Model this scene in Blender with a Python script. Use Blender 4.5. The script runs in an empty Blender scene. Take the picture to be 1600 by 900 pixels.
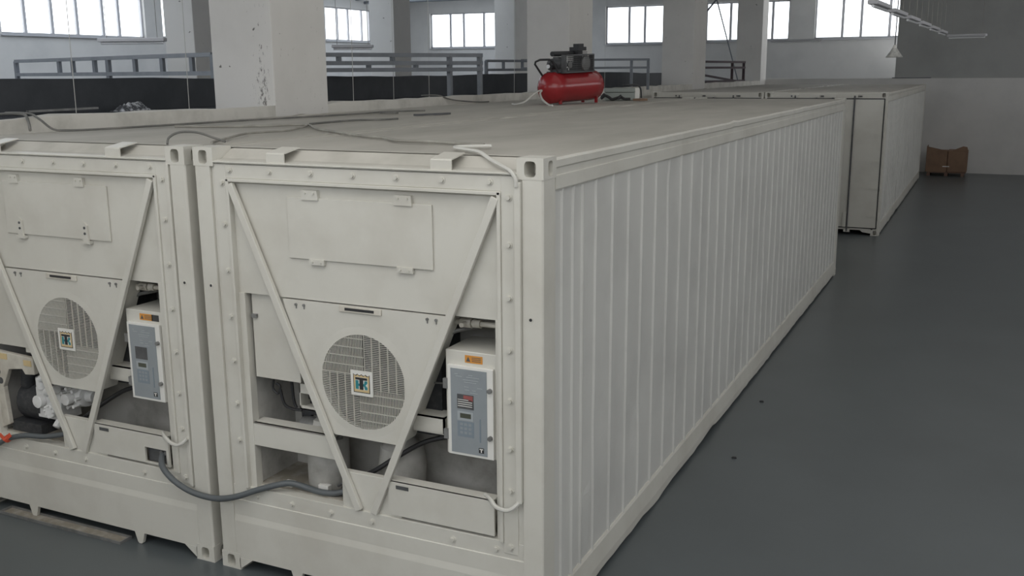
import bpy, bmesh, math, random
from mathutils import Vector, Matrix
random.seed(7)
PI = math.pi
sc = bpy.context.scene
COL = sc.collection

# ------------------------------------------------------------------ camera, sky, exposure
CAM = (2.136, -4.8822, 3.3488)
YAW, PITCH, ROLL, FPX = -0.4448, -0.214, -0.007, 1554.8
cy, sy, cp, sp = math.cos(YAW), math.sin(YAW), math.cos(PITCH), math.sin(PITCH)
fw = Vector((sy*cp, cy*cp, sp)); rt = Vector((cy, -sy, 0)); up = rt.cross(fw)
cr, sr = math.cos(ROLL), math.sin(ROLL)
R_, U_ = cr*rt + sr*up, -sr*rt + cr*up
cd = bpy.data.cameras.new('camera'); cam = bpy.data.objects.new('camera', cd); COL.objects.link(cam)
cd.sensor_width = 36.0; cd.lens = FPX*36.0/1600.0; cd.clip_start = 0.05; cd.clip_end = 300
cam.matrix_world = Matrix(((R_.x, U_.x, -fw.x, CAM[0]), (R_.y, U_.y, -fw.y, CAM[1]), (R_.z, U_.z, -fw.z, CAM[2]), (0, 0, 0, 1)))
sc.camera = cam

world = bpy.data.worlds.new('sky'); sc.world = world; world.use_nodes = True
wn = world.node_tree.nodes; wl = world.node_tree.links
bg = wn['Background']
bg.inputs[0].default_value = (0.93, 0.96, 1.0, 1)
bg.inputs[1].default_value = 3.3
sc.view_settings.view_transform = 'Standard'
sc.view_settings.look = 'None'
sc.view_settings.exposure = 0.0
sc.view_settings.gamma = 1.0
sc.view_settings.use_curve_mapping = False
try:
    sc.cycles.max_bounces = 8; sc.cycles.diffuse_bounces = 5; sc.cycles.use_denoising = True
except Exception:
    pass

def ceiling_fill(x, y, sx, sy_, watts, col=(1.0, 0.985, 0.95)):      # unseen fill lamps added under the ceiling to brighten hall and gallery
    l = bpy.data.lights.new('ceiling_fill', 'AREA'); l.shape = 'RECTANGLE'; l.size = sx; l.size_y = sy_; l.energy = watts; l.color = col
    o = bpy.data.objects.new('ceiling_fill', l); COL.objects.link(o); o.location = (x, y, 7.15)
ceiling_fill(0.6, -4.0, 9.0, 6.0, 330)
ceiling_fill(0.0, 6.0, 8.0, 6.0, 60)
ceiling_fill(0.5, 16.0, 8.0, 6.0, 60)
ceiling_fill(3.0, 25.0, 6.0, 6.0, 35)
ceiling_fill(-13.5, 4.0, 7.0, 9.0, 380, (0.90, 0.95, 1.0))
ceiling_fill(-19.0, 16.0, 9.0, 12.0, 520, (0.80, 0.89, 1.0))
ceiling_fill(-19.0, 31.0, 8.0, 11.0, 480, (0.80, 0.89, 1.0))
for y_, w_ in ((-4.0, 110), (6.0, 150), (17.0, 110), (26.0, 60)):      # unseen fill lamps added along the right-hand wall to brighten the sides
    l = bpy.data.lights.new('wall_fill', 'AREA'); l.shape = 'RECTANGLE'; l.size = 8.0; l.size_y = 2.2; l.energy = w_; l.color = (0.97, 0.98, 1.0)
    o = bpy.data.objects.new('wall_fill', l); COL.objects.link(o); o.location = (8.75, y_, 5.4); o.rotation_euler = (0, math.radians(90), 0)
    o.rotation_euler = Matrix(((0, 0, 1), (1, 0, 0), (0, 1, 0))).to_euler()

# ------------------------------------------------------------------ materials
def mat(name, c1, c2=None, rough=0.5, metal=0.0, scale=3.0, lo=0.45, hi=0.7, bump=0.0, bscale=40.0, stretch=(1, 1, 1), spec=0.5, fleck=None):
    m = bpy.data.materials.new(name); m.use_nodes = True
    nt = m.node_tree; n = nt.nodes; l = nt.links
    b = n['Principled BSDF']
    b.inputs['Base Color'].default_value = (*c1, 1); b.inputs['Roughness'].default_value = rough
    b.inputs['Metallic'].default_value = metal
    b.inputs['Specular IOR Level'].default_value = spec
    tc = n.new('ShaderNodeTexCoord'); mp = n.new('ShaderNodeMapping'); mp.inputs['Scale'].default_value = stretch
    l.new(tc.outputs['Object'], mp.inputs['Vector'])
    last = None
    if c2:
        no = n.new('ShaderNodeTexNoise'); no.inputs['Scale'].default_value = scale; no.inputs['Detail'].default_value = 6
        no.inputs['Roughness'].default_value = 0.6
        l.new(mp.outputs[0], no.inputs['Vector'])
        r = n.new('ShaderNodeValToRGB'); r.color_ramp.elements[0].position = lo; r.color_ramp.elements[1].position = hi
        r.color_ramp.elements[0].color = (*c1, 1); r.color_ramp.elements[1].color = (*c2, 1)
        l.new(no.outputs['Fac'], r.inputs[0]); last = r.outputs[0]
        l.new(last, b.inputs['Base Color'])
    if fleck:
        no = n.new('ShaderNodeTexNoise'); no.inputs['Scale'].default_value = fleck[1]; no.inputs['Detail'].default_value = 4
        l.new(mp.outputs[0], no.inputs['Vector'])
        r = n.new('ShaderNodeValToRGB'); r.color_ramp.elements[0].position = fleck[2]; r.color_ramp.elements[1].position = fleck[2] + 0.03
        l.new(no.outputs['Fac'], r.inputs[0])
        mx = n.new('ShaderNodeMixRGB'); l.new(r.outputs[0], mx.inputs[0])
        if last: l.new(last, mx.inputs[1])
        else: mx.inputs[1].default_value = (*c1, 1)
        mx.inputs[2].default_value = (*fleck[0], 1)
        l.new(mx.outputs[0], b.inputs['Base Color'])
    if bump:
        no2 = n.new('ShaderNodeTexNoise'); no2.inputs['Scale'].default_value = bscale
        l.new(mp.outputs[0], no2.inputs['Vector'])
        bp = n.new('ShaderNodeBump'); bp.inputs['Strength'].default_value = bump; bp.inputs['Distance'].default_value = 0.01
        l.new(no2.outputs['Fac'], bp.inputs['Height']); l.new(bp.outputs[0], b.inputs['Normal'])
    return m

M = {}
M['white'] = mat('white_container_paint', (0.60, 0.585, 0.53), (0.53, 0.51, 0.455), rough=0.42, scale=1.6, bump=0.05, bscale=9)
M['white_side'] = mat('white_side_panel_paint', (0.60, 0.595, 0.565), (0.53, 0.525, 0.50), rough=0.36, scale=1.3, bump=0.12, bscale=5)
M['beige'] = mat('beige_cast_paint', (0.60, 0.57, 0.50), (0.45, 0.42, 0.36), rough=0.5, scale=6)
M['roof'] = mat('dusty_roof_paint', (0.43, 0.41, 0.365), (0.34, 0.325, 0.285), rough=0.75, scale=1.4, lo=0.35, hi=0.75, bump=0.1, bscale=14, stretch=(1.6, 0.5, 1))
M['slope'] = mat('dusty_header_paint', (0.50, 0.48, 0.43), (0.40, 0.385, 0.34), rough=0.65, scale=3)
M['inner'] = mat('grubby_inner_steel', (0.50, 0.49, 0.46), (0.30, 0.29, 0.26), rough=0.6, scale=3.5)
M['dirt'] = mat('brown_dirty_tray', (0.24, 0.215, 0.175), (0.36, 0.34, 0.30), rough=0.8, scale=9)
M['dark'] = mat('dark_coil_fins', (0.030, 0.032, 0.036), (0.06, 0.06, 0.062), rough=0.6, scale=30)
M['black'] = mat('black_rubber', (0.025, 0.025, 0.027), rough=0.55)
M['grey_metal'] = mat('dull_grey_metal', (0.25, 0.25, 0.245), (0.16, 0.16, 0.155), rough=0.45, metal=0.4, scale=8)
M['darkgrey'] = mat('dark_grey_iron', (0.075, 0.077, 0.08), (0.11, 0.11, 0.11), rough=0.5, scale=10)
M['gasket'] = mat('dark_door_gasket', (0.045, 0.045, 0.045), rough=0.7)
M['panel_blue'] = mat('blue_grey_membrane', (0.275, 0.30, 0.315), (0.25, 0.275, 0.29), rough=0.35, scale=6)
M['key_blue'] = mat('keypad_blue', (0.205, 0.245, 0.28), rough=0.4)
M['print_pale'] = mat('pale_print', (0.36, 0.385, 0.40), rough=0.4)
M['lcd'] = mat('dim_green_lcd', (0.075, 0.08, 0.06), rough=0.2)
M['orange'] = mat('orange_warning_sticker', (0.62, 0.27, 0.05), rough=0.45)
M['red_print'] = mat('red_print', (0.30, 0.09, 0.085), rough=0.45)
M['logo_white'] = mat('badge_white', (0.72, 0.71, 0.67), rough=0.4)
M['logo_gold'] = mat('badge_gold', (0.62, 0.48, 0.26), rough=0.45)
M['logo_teal'] = mat('badge_teal', (0.03, 0.22, 0.25), rough=0.45)
M['cable'] = mat('grey_power_cable', (0.095, 0.106, 0.112), rough=0.5)
M['cable_dark'] = mat('dark_grey_cable', (0.13, 0.13, 0.12), (0.22, 0.21, 0.19), rough=0.7, scale=4)
M['cable_dusty'] = mat('dusty_cable', (0.25, 0.24, 0.21), (0.38, 0.37, 0.33), rough=0.8, scale=4)
M['cable_white'] = mat('white_cable', (0.55, 0.54, 0.50), rough=0.5)
M['plastic_white'] = mat('bare_white_casting', (0.74, 0.74, 0.73), (0.6, 0.6, 0.59), rough=0.5, scale=9)
M['floor'] = mat('blue_grey_epoxy_floor', (0.092, 0.105, 0.110), (0.078, 0.089, 0.093), rough=0.33, scale=0.8, lo=0.35, hi=0.7, bump=0.03, bscale=3, spec=0.5)
M['wall'] = mat('white_plaster', (0.62, 0.61, 0.59), (0.55, 0.545, 0.53), rough=0.85, scale=0.7, bump=0.06, bscale=10)
M['column'] = mat('scuffed_white_plaster', (0.69, 0.675, 0.645), (0.63, 0.615, 0.585), rough=0.85, scale=0.9, fleck=((0.15, 0.14, 0.13), 7.0, 0.71))
M['wall_grey'] = mat('grey_plaster', (0.36, 0.365, 0.355), (0.31, 0.315, 0.305), rough=0.85, scale=0.7)
M['sill_plaster'] = mat('rough_white_plaster', (0.64, 0.62, 0.57), (0.5, 0.485, 0.44), rough=0.9, scale=3, bump=0.3, bscale=18)
M['mezz'] = mat('dark_gallery_floor', (0.055, 0.062, 0.072), (0.09, 0.1, 0.112), rough=0.18, scale=1.2)
M['blackband'] = mat('black_painted_low_wall', (0.040, 0.045, 0.052), (0.055, 0.06, 0.068), rough=0.65, scale=2.5)
M['ceiling'] = mat('ceiling_plaster', (0.52, 0.52, 0.51), rough=0.9)
M['rail'] = mat('grey_painted_rail', (0.19, 0.205, 0.225), (0.15, 0.165, 0.185), rough=0.5, scale=3)
M['rail_brown'] = mat('maroon_painted_rail', (0.055, 0.036, 0.040), rough=0.8)
M['winframe'] = mat('white_window_frame', (0.50, 0.50, 0.52), rough=0.5)
M['red'] = mat('red_gloss_enamel', (0.30, 0.020, 0.024), (0.25, 0.018, 0.021), rough=0.22, scale=3)
M['case'] = mat('grey_green_case', (0.255, 0.28, 0.26), rough=0.5)
M['card'] = mat('brown_cardboard', (0.23, 0.145, 0.095), (0.19, 0.12, 0.08), rough=0.85, scale=3)
M['wood'] = mat('pallet_wood', (0.16, 0.10, 0.075), rough=0.85)
M['shade'] = mat('pale_lamp_shade', (0.55, 0.55, 0.52), (0.32, 0.32, 0.31), rough=0.35, scale=16, metal=0.2)
M['tube'] = mat('lamp_tube_white', (0.78, 0.79, 0.80), rough=0.25)
M['orange_tag'] = mat('red_orange_ribbon', (0.65, 0.09, 0.04), rough=0.6)
M['plastic_wrap'] = mat('crumpled_clear_film', (0.55, 0.57, 0.60), (0.08, 0.085, 0.095), rough=0.15, scale=16, lo=0.42, hi=0.55, bump=0.8, bscale=25)

mst = M['column'].copy(); mst.name = 'scuffed_plaster_with_dark_stains'; M['column_stained'] = mst
nt = mst.node_tree; n_ = nt.nodes; l_ = nt.links
tc = n_.new('ShaderNodeTexCoord'); sx = n_.new('ShaderNodeSeparateXYZ'); l_.new(tc.outputs['Object'], sx.inputs[0])
def mr_(src, a, b, c, d):
    q = n_.new('ShaderNodeMapRange'); q.inputs[1].default_value = a; q.inputs[2].default_value = b; q.inputs[3].default_value = c; q.inputs[4].default_value = d
    l_.new(src, q.inputs[0]); return q.outputs[0]
def mth(op, a, b):
    q = n_.new('ShaderNodeMath'); q.operation = op
    for i, t in enumerate((a, b)):
        if isinstance(t, (int, float)): q.inputs[i].default_value = t
        else: l_.new(t, q.inputs[i])
    return q.outputs[0]
patch = mth('MULTIPLY', mr_(sx.outputs['X'], 0.02, 0.27, 0, 1), mr_(sx.outputs['X'], 0.30, 0.42, 1, 0.2))
patch = mth('MULTIPLY', patch, mr_(sx.outputs['Z'], 3.25, 3.95, 1, 0.25))
patch = mth('MULTIPLY', patch, mr_(sx.outputs['Z'], 4.0, 4.5, 1, 0))
nz_ = n_.new('ShaderNodeTexNoise'); nz_.inputs['Scale'].default_value = 16; nz_.inputs['Detail'].default_value = 8; nz_.inputs['Roughness'].default_value = 0.7
mp_ = n_.new('ShaderNodeMapping'); mp_.inputs['Scale'].default_value = (1.6, 1, 0.7); l_.new(tc.outputs['Object'], mp_.inputs[0]); l_.new(mp_.outputs[0], nz_.inputs['Vector'])
fac = mr_(mth('ADD', nz_.outputs['Fac'], mth('MULTIPLY', patch, 0.16)), 0.66, 0.72, 0, 0.85)
bs_ = n_['Principled BSDF']; old = bs_.inputs['Base Color'].links[0].from_socket
mxs = n_.new('ShaderNodeMixRGB'); l_.new(fac, mxs.inputs[0]); l_.new(old, mxs.inputs[1]); mxs.inputs[2].default_value = (0.13, 0.12, 0.11, 1); l_.new(mxs.outputs[0], bs_.inputs['Base Color'])

mg = bpy.data.materials.new('window_glass'); mg.use_nodes = True
nt = mg.node_tree; nt.nodes.clear()
o_ = nt.nodes.new('ShaderNodeOutputMaterial'); mx_ = nt.nodes.new('ShaderNodeMixShader'); tr_ = nt.nodes.new('ShaderNodeBsdfTransparent'); gl_ = nt.nodes.new('ShaderNodeBsdfGlossy')
gl_.inputs['Roughness'].default_value = 0.05; tr_.inputs['Color'].default_value = (0.97, 0.98, 0.98, 1); mx_.inputs[0].default_value = 0.06
nt.links.new(tr_.outputs[0], mx_.inputs[1]); nt.links.new(gl_.outputs[0], mx_.inputs[2]); nt.links.new(mx_.outputs[0], o_.inputs[0])
M['glass'] = mg

# ------------------------------------------------------------------ mesh helpers
class MB:
    def __init__(s): s.v = []; s.f = []; s.m = []; s.mi = 0
    def add(s, vs, fs):
        b = len(s.v); s.v += [tuple(x) for x in vs]
        for f in fs: s.f.append([b+i for i in f]); s.m.append(s.mi)
        return s
    def box(s, x0, x1, y0, y1, z0, z1):
        if x0 > x1: x0, x1 = x1, x0
        if y0 > y1: y0, y1 = y1, y0
        if z0 > z1: z0, z1 = z1, z0
        return s.add([(x0,y0,z0),(x1,y0,z0),(x1,y1,z0),(x0,y1,z0),(x0,y0,z1),(x1,y0,z1),(x1,y1,z1),(x0,y1,z1)],
                     [(0,3,2,1),(4,5,6,7),(0,1,5,4),(1,2,6,5),(2,3,7,6),(3,0,4,7)])
    def prism(s, poly, axis, a, b):
        """poly: 2-D points; axis 'y' -> (x,z), 'x' -> (y,z), 'z' -> (x,y)"""
        def P(p, t): return {'y': (p[0], t, p[1]), 'x': (t, p[0], p[1]), 'z': (p[0], p[1], t)}[axis]
        n = len(poly)
        ar = sum(poly[i][0]*poly[(i+1) % n][1]-poly[(i+1) % n][0]*poly[i][1] for i in range(n))
        pl = list(poly) if ar > 0 else list(poly)[::-1]
        if axis == 'y': pl = pl[::-1]
        if a > b: a, b = b, a
        vs = [P(p, a) for p in pl] + [P(p, b) for p in pl]
        fs = [tuple(range(n-1, -1, -1)), tuple(range(n, 2*n))] + [(i, (i+1) % n, n+(i+1) % n, n+i) for i in range(n)]
        return s.add(vs, fs)
    def tube(s, pts, r, n=8, caps=True, r_end=None):
        pts = [Vector(p) for p in pts]; rings = []
        prev = None
        for i, p in enumerate(pts):
            if i == 0: t = pts[1]-p
            elif i == len(pts)-1: t = p-pts[i-1]
            else: t = (pts[i+1]-p).normalized() + (p-pts[i-1]).normalized()
            t.normalize()
            if prev is None:
                a = Vector((0, 0, 1)) if abs(t.z) < 0.9 else Vector((1, 0, 0))
                u = t.cross(a).normalized()
            else:
                u = (prev - t*prev.dot(t)).normalized()
            prev = u; w = t.cross(u)
            rr = r if not r_end else r + (r_end-r)*i/(len(pts)-1)
            rings.append([p + (u*math.cos(2*PI*k/n)+w*math.sin(2*PI*k/n))*rr for k in range(n)])
        b = []
        for q in rings: b += q
        fs = []
        for i in range(len(rings)-1):
            for k in range(n):
                k2 = (k+1) % n
                fs.append((i*n+k, i*n+k2, (i+1)*n+k2, (i+1)*n+k))
        if caps:
            fs.append(tuple(range(n-1, -1, -1))); e = (len(rings)-1)*n; fs.append(tuple(range(e, e+n)))
        return s.add(b, fs)
    def cyl(s, p0, p1, r, n=16, r2=None): return s.tube([p0, p1], r, n, True, r2)
    def lathe(s, p0, axis, prof, n=24):
        """prof: list of (distance along axis, radius)"""
        p0 = Vector(p0); t = Vector(axis).normalized()
        a = Vector((0, 0, 1)) if abs(t.z) < 0.9 else Vector((1, 0, 0))
        u = t.cross(a).normalized(); w = t.cross(u)
        vs = []
        for d, r in prof:
            for k in range(n): vs.append(p0 + t*d + (u*math.cos(2*PI*k/n)+w*math.sin(2*PI*k/n))*max(r, 1e-4))
        fs = []
        for i in range(len(prof)-1):
            for k in range(n):
                k2 = (k+1) % n; fs.append((i*n+k, i*n+k2, (i+1)*n+k2, (i+1)*n+k))
        fs.append(tuple(range(n-1, -1, -1))); e = (len(prof)-1)*n; fs.append(tuple(range(e, e+n)))
        return s.add(vs, fs)
    def bar(s, p0, p1, w, t, side=(0, 1, 0)):
        """rectangular bar between two points; 't' is the thickness along 'side', 'w' across"""
        p0, p1 = Vector(p0), Vector(p1); d = (p1-p0).normalized(); sd = Vector(side)
        sd = (sd - d*sd.dot(d)).normalized(); c = d.cross(sd)
        vs = []
        for p in (p0, p1):
            for a, b in ((-1, -1), (1, -1), (1, 1), (-1, 1)): vs.append(p + c*(a*w/2) + sd*(b*t/2))
        return s.add(vs, [(3,2,1,0),(4,5,6,7),(0,1,5,4),(1,2,6,5),(2,3,7,6),(3,0,4,7)])
    def hole_face(s, o, u, v, w, h, cu, cv, hw, hh, rad, depth):
        """rectangle w*h at o spanned by unit u,v with a rounded-rectangular pocket, outward normal u x v"""
        o, u, v = Vector(o), Vector(u), Vector(v); nrm = u.cross(v)
        angs = sorted(set([2*PI*k/24 for k in range(24)] + [math.atan2(b-cv, a-cu) % (2*PI) for a, b in ((0, 0), (w, 0), (w, h), (0, h))]))
        outer, inner = [], []
        for a in angs:
            dx, dy = math.cos(a), math.sin(a)
            ts = []
            if dx > 1e-9: ts.append((w-cu)/dx)
            if dx < -1e-9: ts.append(-cu/dx)
            if dy > 1e-9: ts.append((h-cv)/dy)
            if dy < -1e-9: ts.append(-cv/dy)
            t = min(ts); outer.append((cu+dx*t, cv+dy*t))
            p = 4.0 if rad < min(hw, hh)/2*0.95 else 2.6
            q = (abs(dx/(hw/2))**p + abs(dy/(hh/2))**p)**(-1/p)
            inner.append((cu+dx*q, cv+dy*q))
        n = len(angs)
        P = lambda a, d=0: o + u*a[0] + v*a[1] - nrm*d
        vs = [P(a) for a in outer] + [P(a) for a in inner] + [P(a, depth) for a in inner]
        fs = []
        for i in range(n):
            j = (i+1) % n
            fs.append((i, j, n+j, n+i)); fs.append((n+i, n+j, 2*n+j, 2*n+i))
        fs.append(tuple(range(2*n, 3*n)))
        return s.add(vs, fs)
    def build(s, name, m, parent=None, off=None, bevel=0.0, smooth=False, auto=None):
        me = bpy.data.meshes.new(name)
        if off is None:
            off = parent_world(parent) if (parent is not None and s_world.get(parent.name)) else (0, 0, 0)
        if parent is None and off == (0, 0, 0):
            xs = [p[0] for p in s.v]; ys = [p[1] for p in s.v]; zs = [p[2] for p in s.v]
            off = ((min(xs)+max(xs))/2, (min(ys)+max(ys))/2, min(zs))
        me.from_pydata([(p[0]-off[0], p[1]-off[1], p[2]-off[2]) for p in s.v], [], s.f)
        ms = m if isinstance(m, (list, tuple)) else [m]
        for q in ms: me.materials.append(q)
        for i, p in enumerate(me.polygons):
            p.material_index = min(s.m[i], len(ms)-1); p.use_smooth = smooth
        me.update()
        if smooth:
            try: me.set_sharp_from_angle(angle=math.radians(38))
            except Exception: pass
        o = bpy.data.objects.new(name, me); COL.objects.link(o)
        if parent is not None: o.parent = parent
        else: o.location = off
        if bevel:
            b = o.modifiers.new('bevel', 'BEVEL'); b.width = bevel; b.segments = 2; b.limit_method = 'ANGLE'; b.angle_limit = math.radians(35)
        return o

s_world = {}
def parent_world(o):
    p = Vector((0, 0, 0))
    while o is not None: p += o.location; o = o.parent
    return tuple(p)
def tag(o, label=None, cat=None, group=None, kind=None):
    if label: o['label'] = label
    if cat: o['category'] = cat
    if group: o['group'] = group
    if kind: o['kind'] = kind
    return o
def thing(name, label, cat, loc, group=None, world=True):
    """Empty at the thing's base; world=True: its parts are written in world coordinates"""
    o = bpy.data.objects.new(name, None); COL.objects.link(o); o.location = loc; o.empty_display_size = 0.1
    if world: s_world[o.name] = True
    return tag(o, label, cat, group)
def wpart(mb, name, m, root, **k):      # part given in world coordinates
    return mb.build(name, m, root, off=parent_world(root), **k)
def struct(mb, name, m, **k):
    return tag(mb.build(name, m, **k), kind='structure')
def copy_tree(o, parent=None):
    c = o.copy(); COL.objects.link(c)
    if parent is not None: c.parent = parent; c.matrix_parent_inverse = o.matrix_parent_inverse
    for ch in [q for q in bpy.data.objects if q.parent == o]: copy_tree(ch, c)
    return c
def smooth_path(pts, k=6):
    P = [Vector(p) for p in pts]; out = []
    for i in range(len(P)-1):
        p0 = P[max(i-1, 0)]; p1 = P[i]; p2 = P[i+1]; p3 = P[min(i+2, len(P)-1)]
        for j in range(k):
            t = j/k
            out.append(0.5*((2*p1)+(-p0+p2)*t+(2*p0-5*p1+4*p2-p3)*t*t+(-p0+3*p1-3*p2+p3)*t**3))
    out.append(P[-1]); return out

# ------------------------------------------------------------------ the setting
struct(MB().box(-5.2, 9.2, -14, 31.3, -0.2, 0.0), 'floor', M['floor'])
XL, YB, ZC = -24.4, 39.0, 7.2
struct(MB().box(XL-0.4, 9.2, -9.5, YB+0.4, ZC, ZC+0.3), 'ceiling', M['ceiling'])
struct(MB().box(8.8, 9.2, -9.5, YB, 0, ZC), 'wall_right', M['wall'])
FRONT_OPENING = (-23.0, 7.5, 4.5, 6.9)                          # unseen opening behind the camera, added and sized to light the fronts
m = MB(); m.box(XL, FRONT_OPENING[0], -9.8, -9.5, 0, ZC); m.box(FRONT_OPENING[1], 9.2, -9.8, -9.5, 0, ZC); m.box(FRONT_OPENING[0], FRONT_OPENING[1], -9.8, -9.5, 0, FRONT_OPENING[2]); m.box(FRONT_OPENING[0], FRONT_OPENING[1], -9.8, -9.5, FRONT_OPENING[3], ZC)
struct(m, 'wall_front', M['wall'])
def wall_x(name, x0, x1, a0, a1, z0, z1, ops):      # wall in a plane X = const, openings (a, b, zb, zt) along Y
    m = MB(); c = a0
    for a, b, zb, zt in ops:
        m.box(x0, x1, c, a, z0, z1); m.box(x0, x1, a, b, z0, zb); m.box(x0, x1, a, b, zt, z1); c = b
    m.box(x0, x1, c, a1, z0, z1); return struct(m, name, M['wall'])
def wall_y(name, y0, y1, a0, a1, z0, z1, ops):
    m = MB(); c = a0
    for a, b, zb, zt in ops:
        m.box(c, a, y0, y1, z0, z1); m.box(a, b, y0, y1, z0, zb); m.box(a, b, y0, y1, zt, z1); c = b
    m.box(c, a1, y0, y1, z0, z1); return struct(m, name, M['wall'])
WL = [(3.0, 8.6, 4.55, 6.2), (9.5, 15.1, 4.55, 6.2), (15.99, 21.65, 4.55, 6.2), (22.45, 28.1, 4.6, 6.2), (32.1, 35.75, 4.75, 6.2)]
WB = [(-23.15, -19.5, 4.50, 6.15), (-18.55, -14.9, 4.52, 6.15), (-14.0, -10.35, 4.54, 6.2), (-9.4, -5.83, 4.58, 6.2), (-4.8, -1.15, 4.60, 6.25)]
wall_x('wall_left', XL-0.3, XL, -9.5, YB, 0, ZC, WL)
wall_y('wall_back', YB, YB+0.3, XL, -0.4, 0, ZC, WB)
nwin = [0]
def window(kind, a, b, zb, zt, splits):
    nwin[0] += 1
    fr = MB(); w = 0.06
    def bx(m, p0, p1, d0, d1, z0, z1):
        if kind == 'x': m.box(XL-0.16+d0, XL-0.16+d1, p0, p1, z0, z1)
        else: m.box(p0, p1, YB+0.16-d1, YB+0.16-d0, z0, z1)
    bx(fr, a, b, -0.03, 0.05, zb, zb+w); bx(fr, a, b, -0.03, 0.05, zt-w, zt)
    bx(fr, a, a+w, -0.03, 0.05, zb, zt); bx(fr, b-w, b, -0.03, 0.05, zb, zt)
    root = struct(fr, 'window_%d' % nwin[0], M['winframe'])
    xs = [a+w]+[a+(b-a)*t for t in splits]+[b-w]
    off = tuple(root.location)
    mu = MB()
    for t in splits: bx(mu, a+(b-a)*t-0.05, a+(b-a)*t+0.05, -0.03, 0.05, zb+w, zt-w)
    mu.build('mullion', M['winframe'], root, off=off)
    si = MB(); bx(si, a-0.05, b+0.05, 0.05, 0.24, zb-0.05, zb); si.build('window_sill', M['winframe'], root, off=off)
    for i in range(len(xs)-1):
        g = MB(); bx(g, xs[i], xs[i+1], 0.0, 0.008, zb+w, zt-w); g.build('pane', M['glass'], root, off=off)
for i, (a, b, zb, zt) in enumerate(WL):
    window('x', a, b, zb, zt, [0.165, 0.34, 0.51, 0.695, 0.815] if i < 4 else [0.29, 0.52, 0.82])
for a, b, zb, zt in WB: window('y', a, b, zb, zt, [0.30, 0.50, 0.80])

# raised gallery beside and behind the hall, its rough edge, the half wall at the back
struct(MB().box(XL, -5.2, -9.5, YB, 2.6, 2.935), 'floor_gallery', M['mezz'])
struct(MB().box(-5.2, -0.6, 31.3, YB, 2.6, 2.935), 'floor_gallery_back', M['mezz'])
m = MB(); ys = [-9.5+0.35*k for k in range(int((31.3+9.5)/0.35)+1)]
rr = random.Random(3); vs = []; fs = []
for i, y in enumerate(ys):
    zt = 2.997+rr.uniform(-0.016, 0.014); xb = -5.30+rr.uniform(-0.03, 0.03)
    vs += [(-5.1, y, 0), (-5.1, y, zt), (xb, y, zt+rr.uniform(-0.01, 0.012)), (xb, y, 2.6), (-5.3, y, 0)]
for i in range(len(ys)-1):
    for k in range(5): fs.append((i*5+k, i*5+(k+1) % 5, (i+1)*5+(k+1) % 5, (i+1)*5+k))
fs += [(4, 3, 2, 1, 0), tuple(len(vs)-5+k for k in range(5))]
m.add(vs, fs); struct(m, 'wall_left_low', M['sill_plaster'])
struct(MB().box(-5.3, 8.8, 31.0, 31.3, 0, 3.05), 'wall_back_low', M['wall'])
struct(MB().box(-0.87, 8.8, 31.04, 31.34, 3.05, ZC), 'wall_back_upper', M['wall_grey'])
struct(MB().prism([(-0.95, 31.04), (-0.95, 31.9), (-0.87, 31.34), (0.25, 31.0), (0.2, 30.985), (-0.95, 30.98)], 'z', 3.05, 3.075), 'trim_1', M['mezz'])
for x, y, sx, s_y in [(-5.1, 4.185, 0.86, 1.0), (-5.1, 12.86, 0.87, 1.2), (-5.1, 21.52, 0.86, 1.25), (-5.1, 30.1, 0.86, 0.9), (-5.1, -4.5, 0.86, 1.0)]:
    struct(MB().box(x-sx, x+0.003, y, y+s_y, 0.02, ZC), 'column', M['column_stained'] if abs(y-4.185) < 0.01 else M['column'], bevel=0.012)
for y in (4.0, 12.66, 21.0, 29.4):
    struct(MB().box(-14.85, -14.0, y, y+(0.95 if y < 25 else 1.5), 2.9, ZC), 'column', M['column'], bevel=0.015)
m = MB()                                            # low black-painted wall with an uneven painted top edge
pts = [(-7.6, -6.0), (-7.2, 4.0), (-6.9, 11.0), (-6.75, 21.0), (-6.6, 26.5)]
vs = []; fs = []; rr = random.Random(5); L = []
for i in range(len(pts)-1):
    for k in range(14):
        t = k/14; L.append((pts[i][0]+(pts[i+1][0]-pts[i][0])*t, pts[i][1]+(pts[i+1][1]-pts[i][1])*t))
L.append(pts[-1]); zz = 3.30
for x, y in L:
    zz = min(3.325, max(3.285, zz+rr.uniform(-0.014, 0.014)))
    vs += [(x, y, 2.93), (x, y, zz), (x-0.15, y, zz), (x-0.15, y, 2.93)]
for i in range(len(L)-1):
    for k in range(4): fs.append((i*4+k, i*4+(k+1) % 4, (i+1)*4+(k+1) % 4, (i+1)*4+k))
fs += [(3, 2, 1, 0), tuple(len(vs)-4+k for k in range(4))]
m.add(vs, fs); struct(m, 'wall_low_black', M['blackband'])
for i, (y, z) in enumerate([(34.5, 6.62), (35.2, 6.5), (33.4, 6.75)]):
    struct(MB().tube([(XL, y, z), (-5.6, y, z)], 0.07, 8), 'trim_%d' % (i+2), M['rail'], smooth=True)
for i, y in enumerate((8.6, 17.2, 25.9)):
    struct(MB().box(XL, -5.9, y-0.2, y+0.2, 6.75, ZC), 'beam', M['ceiling'])

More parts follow.
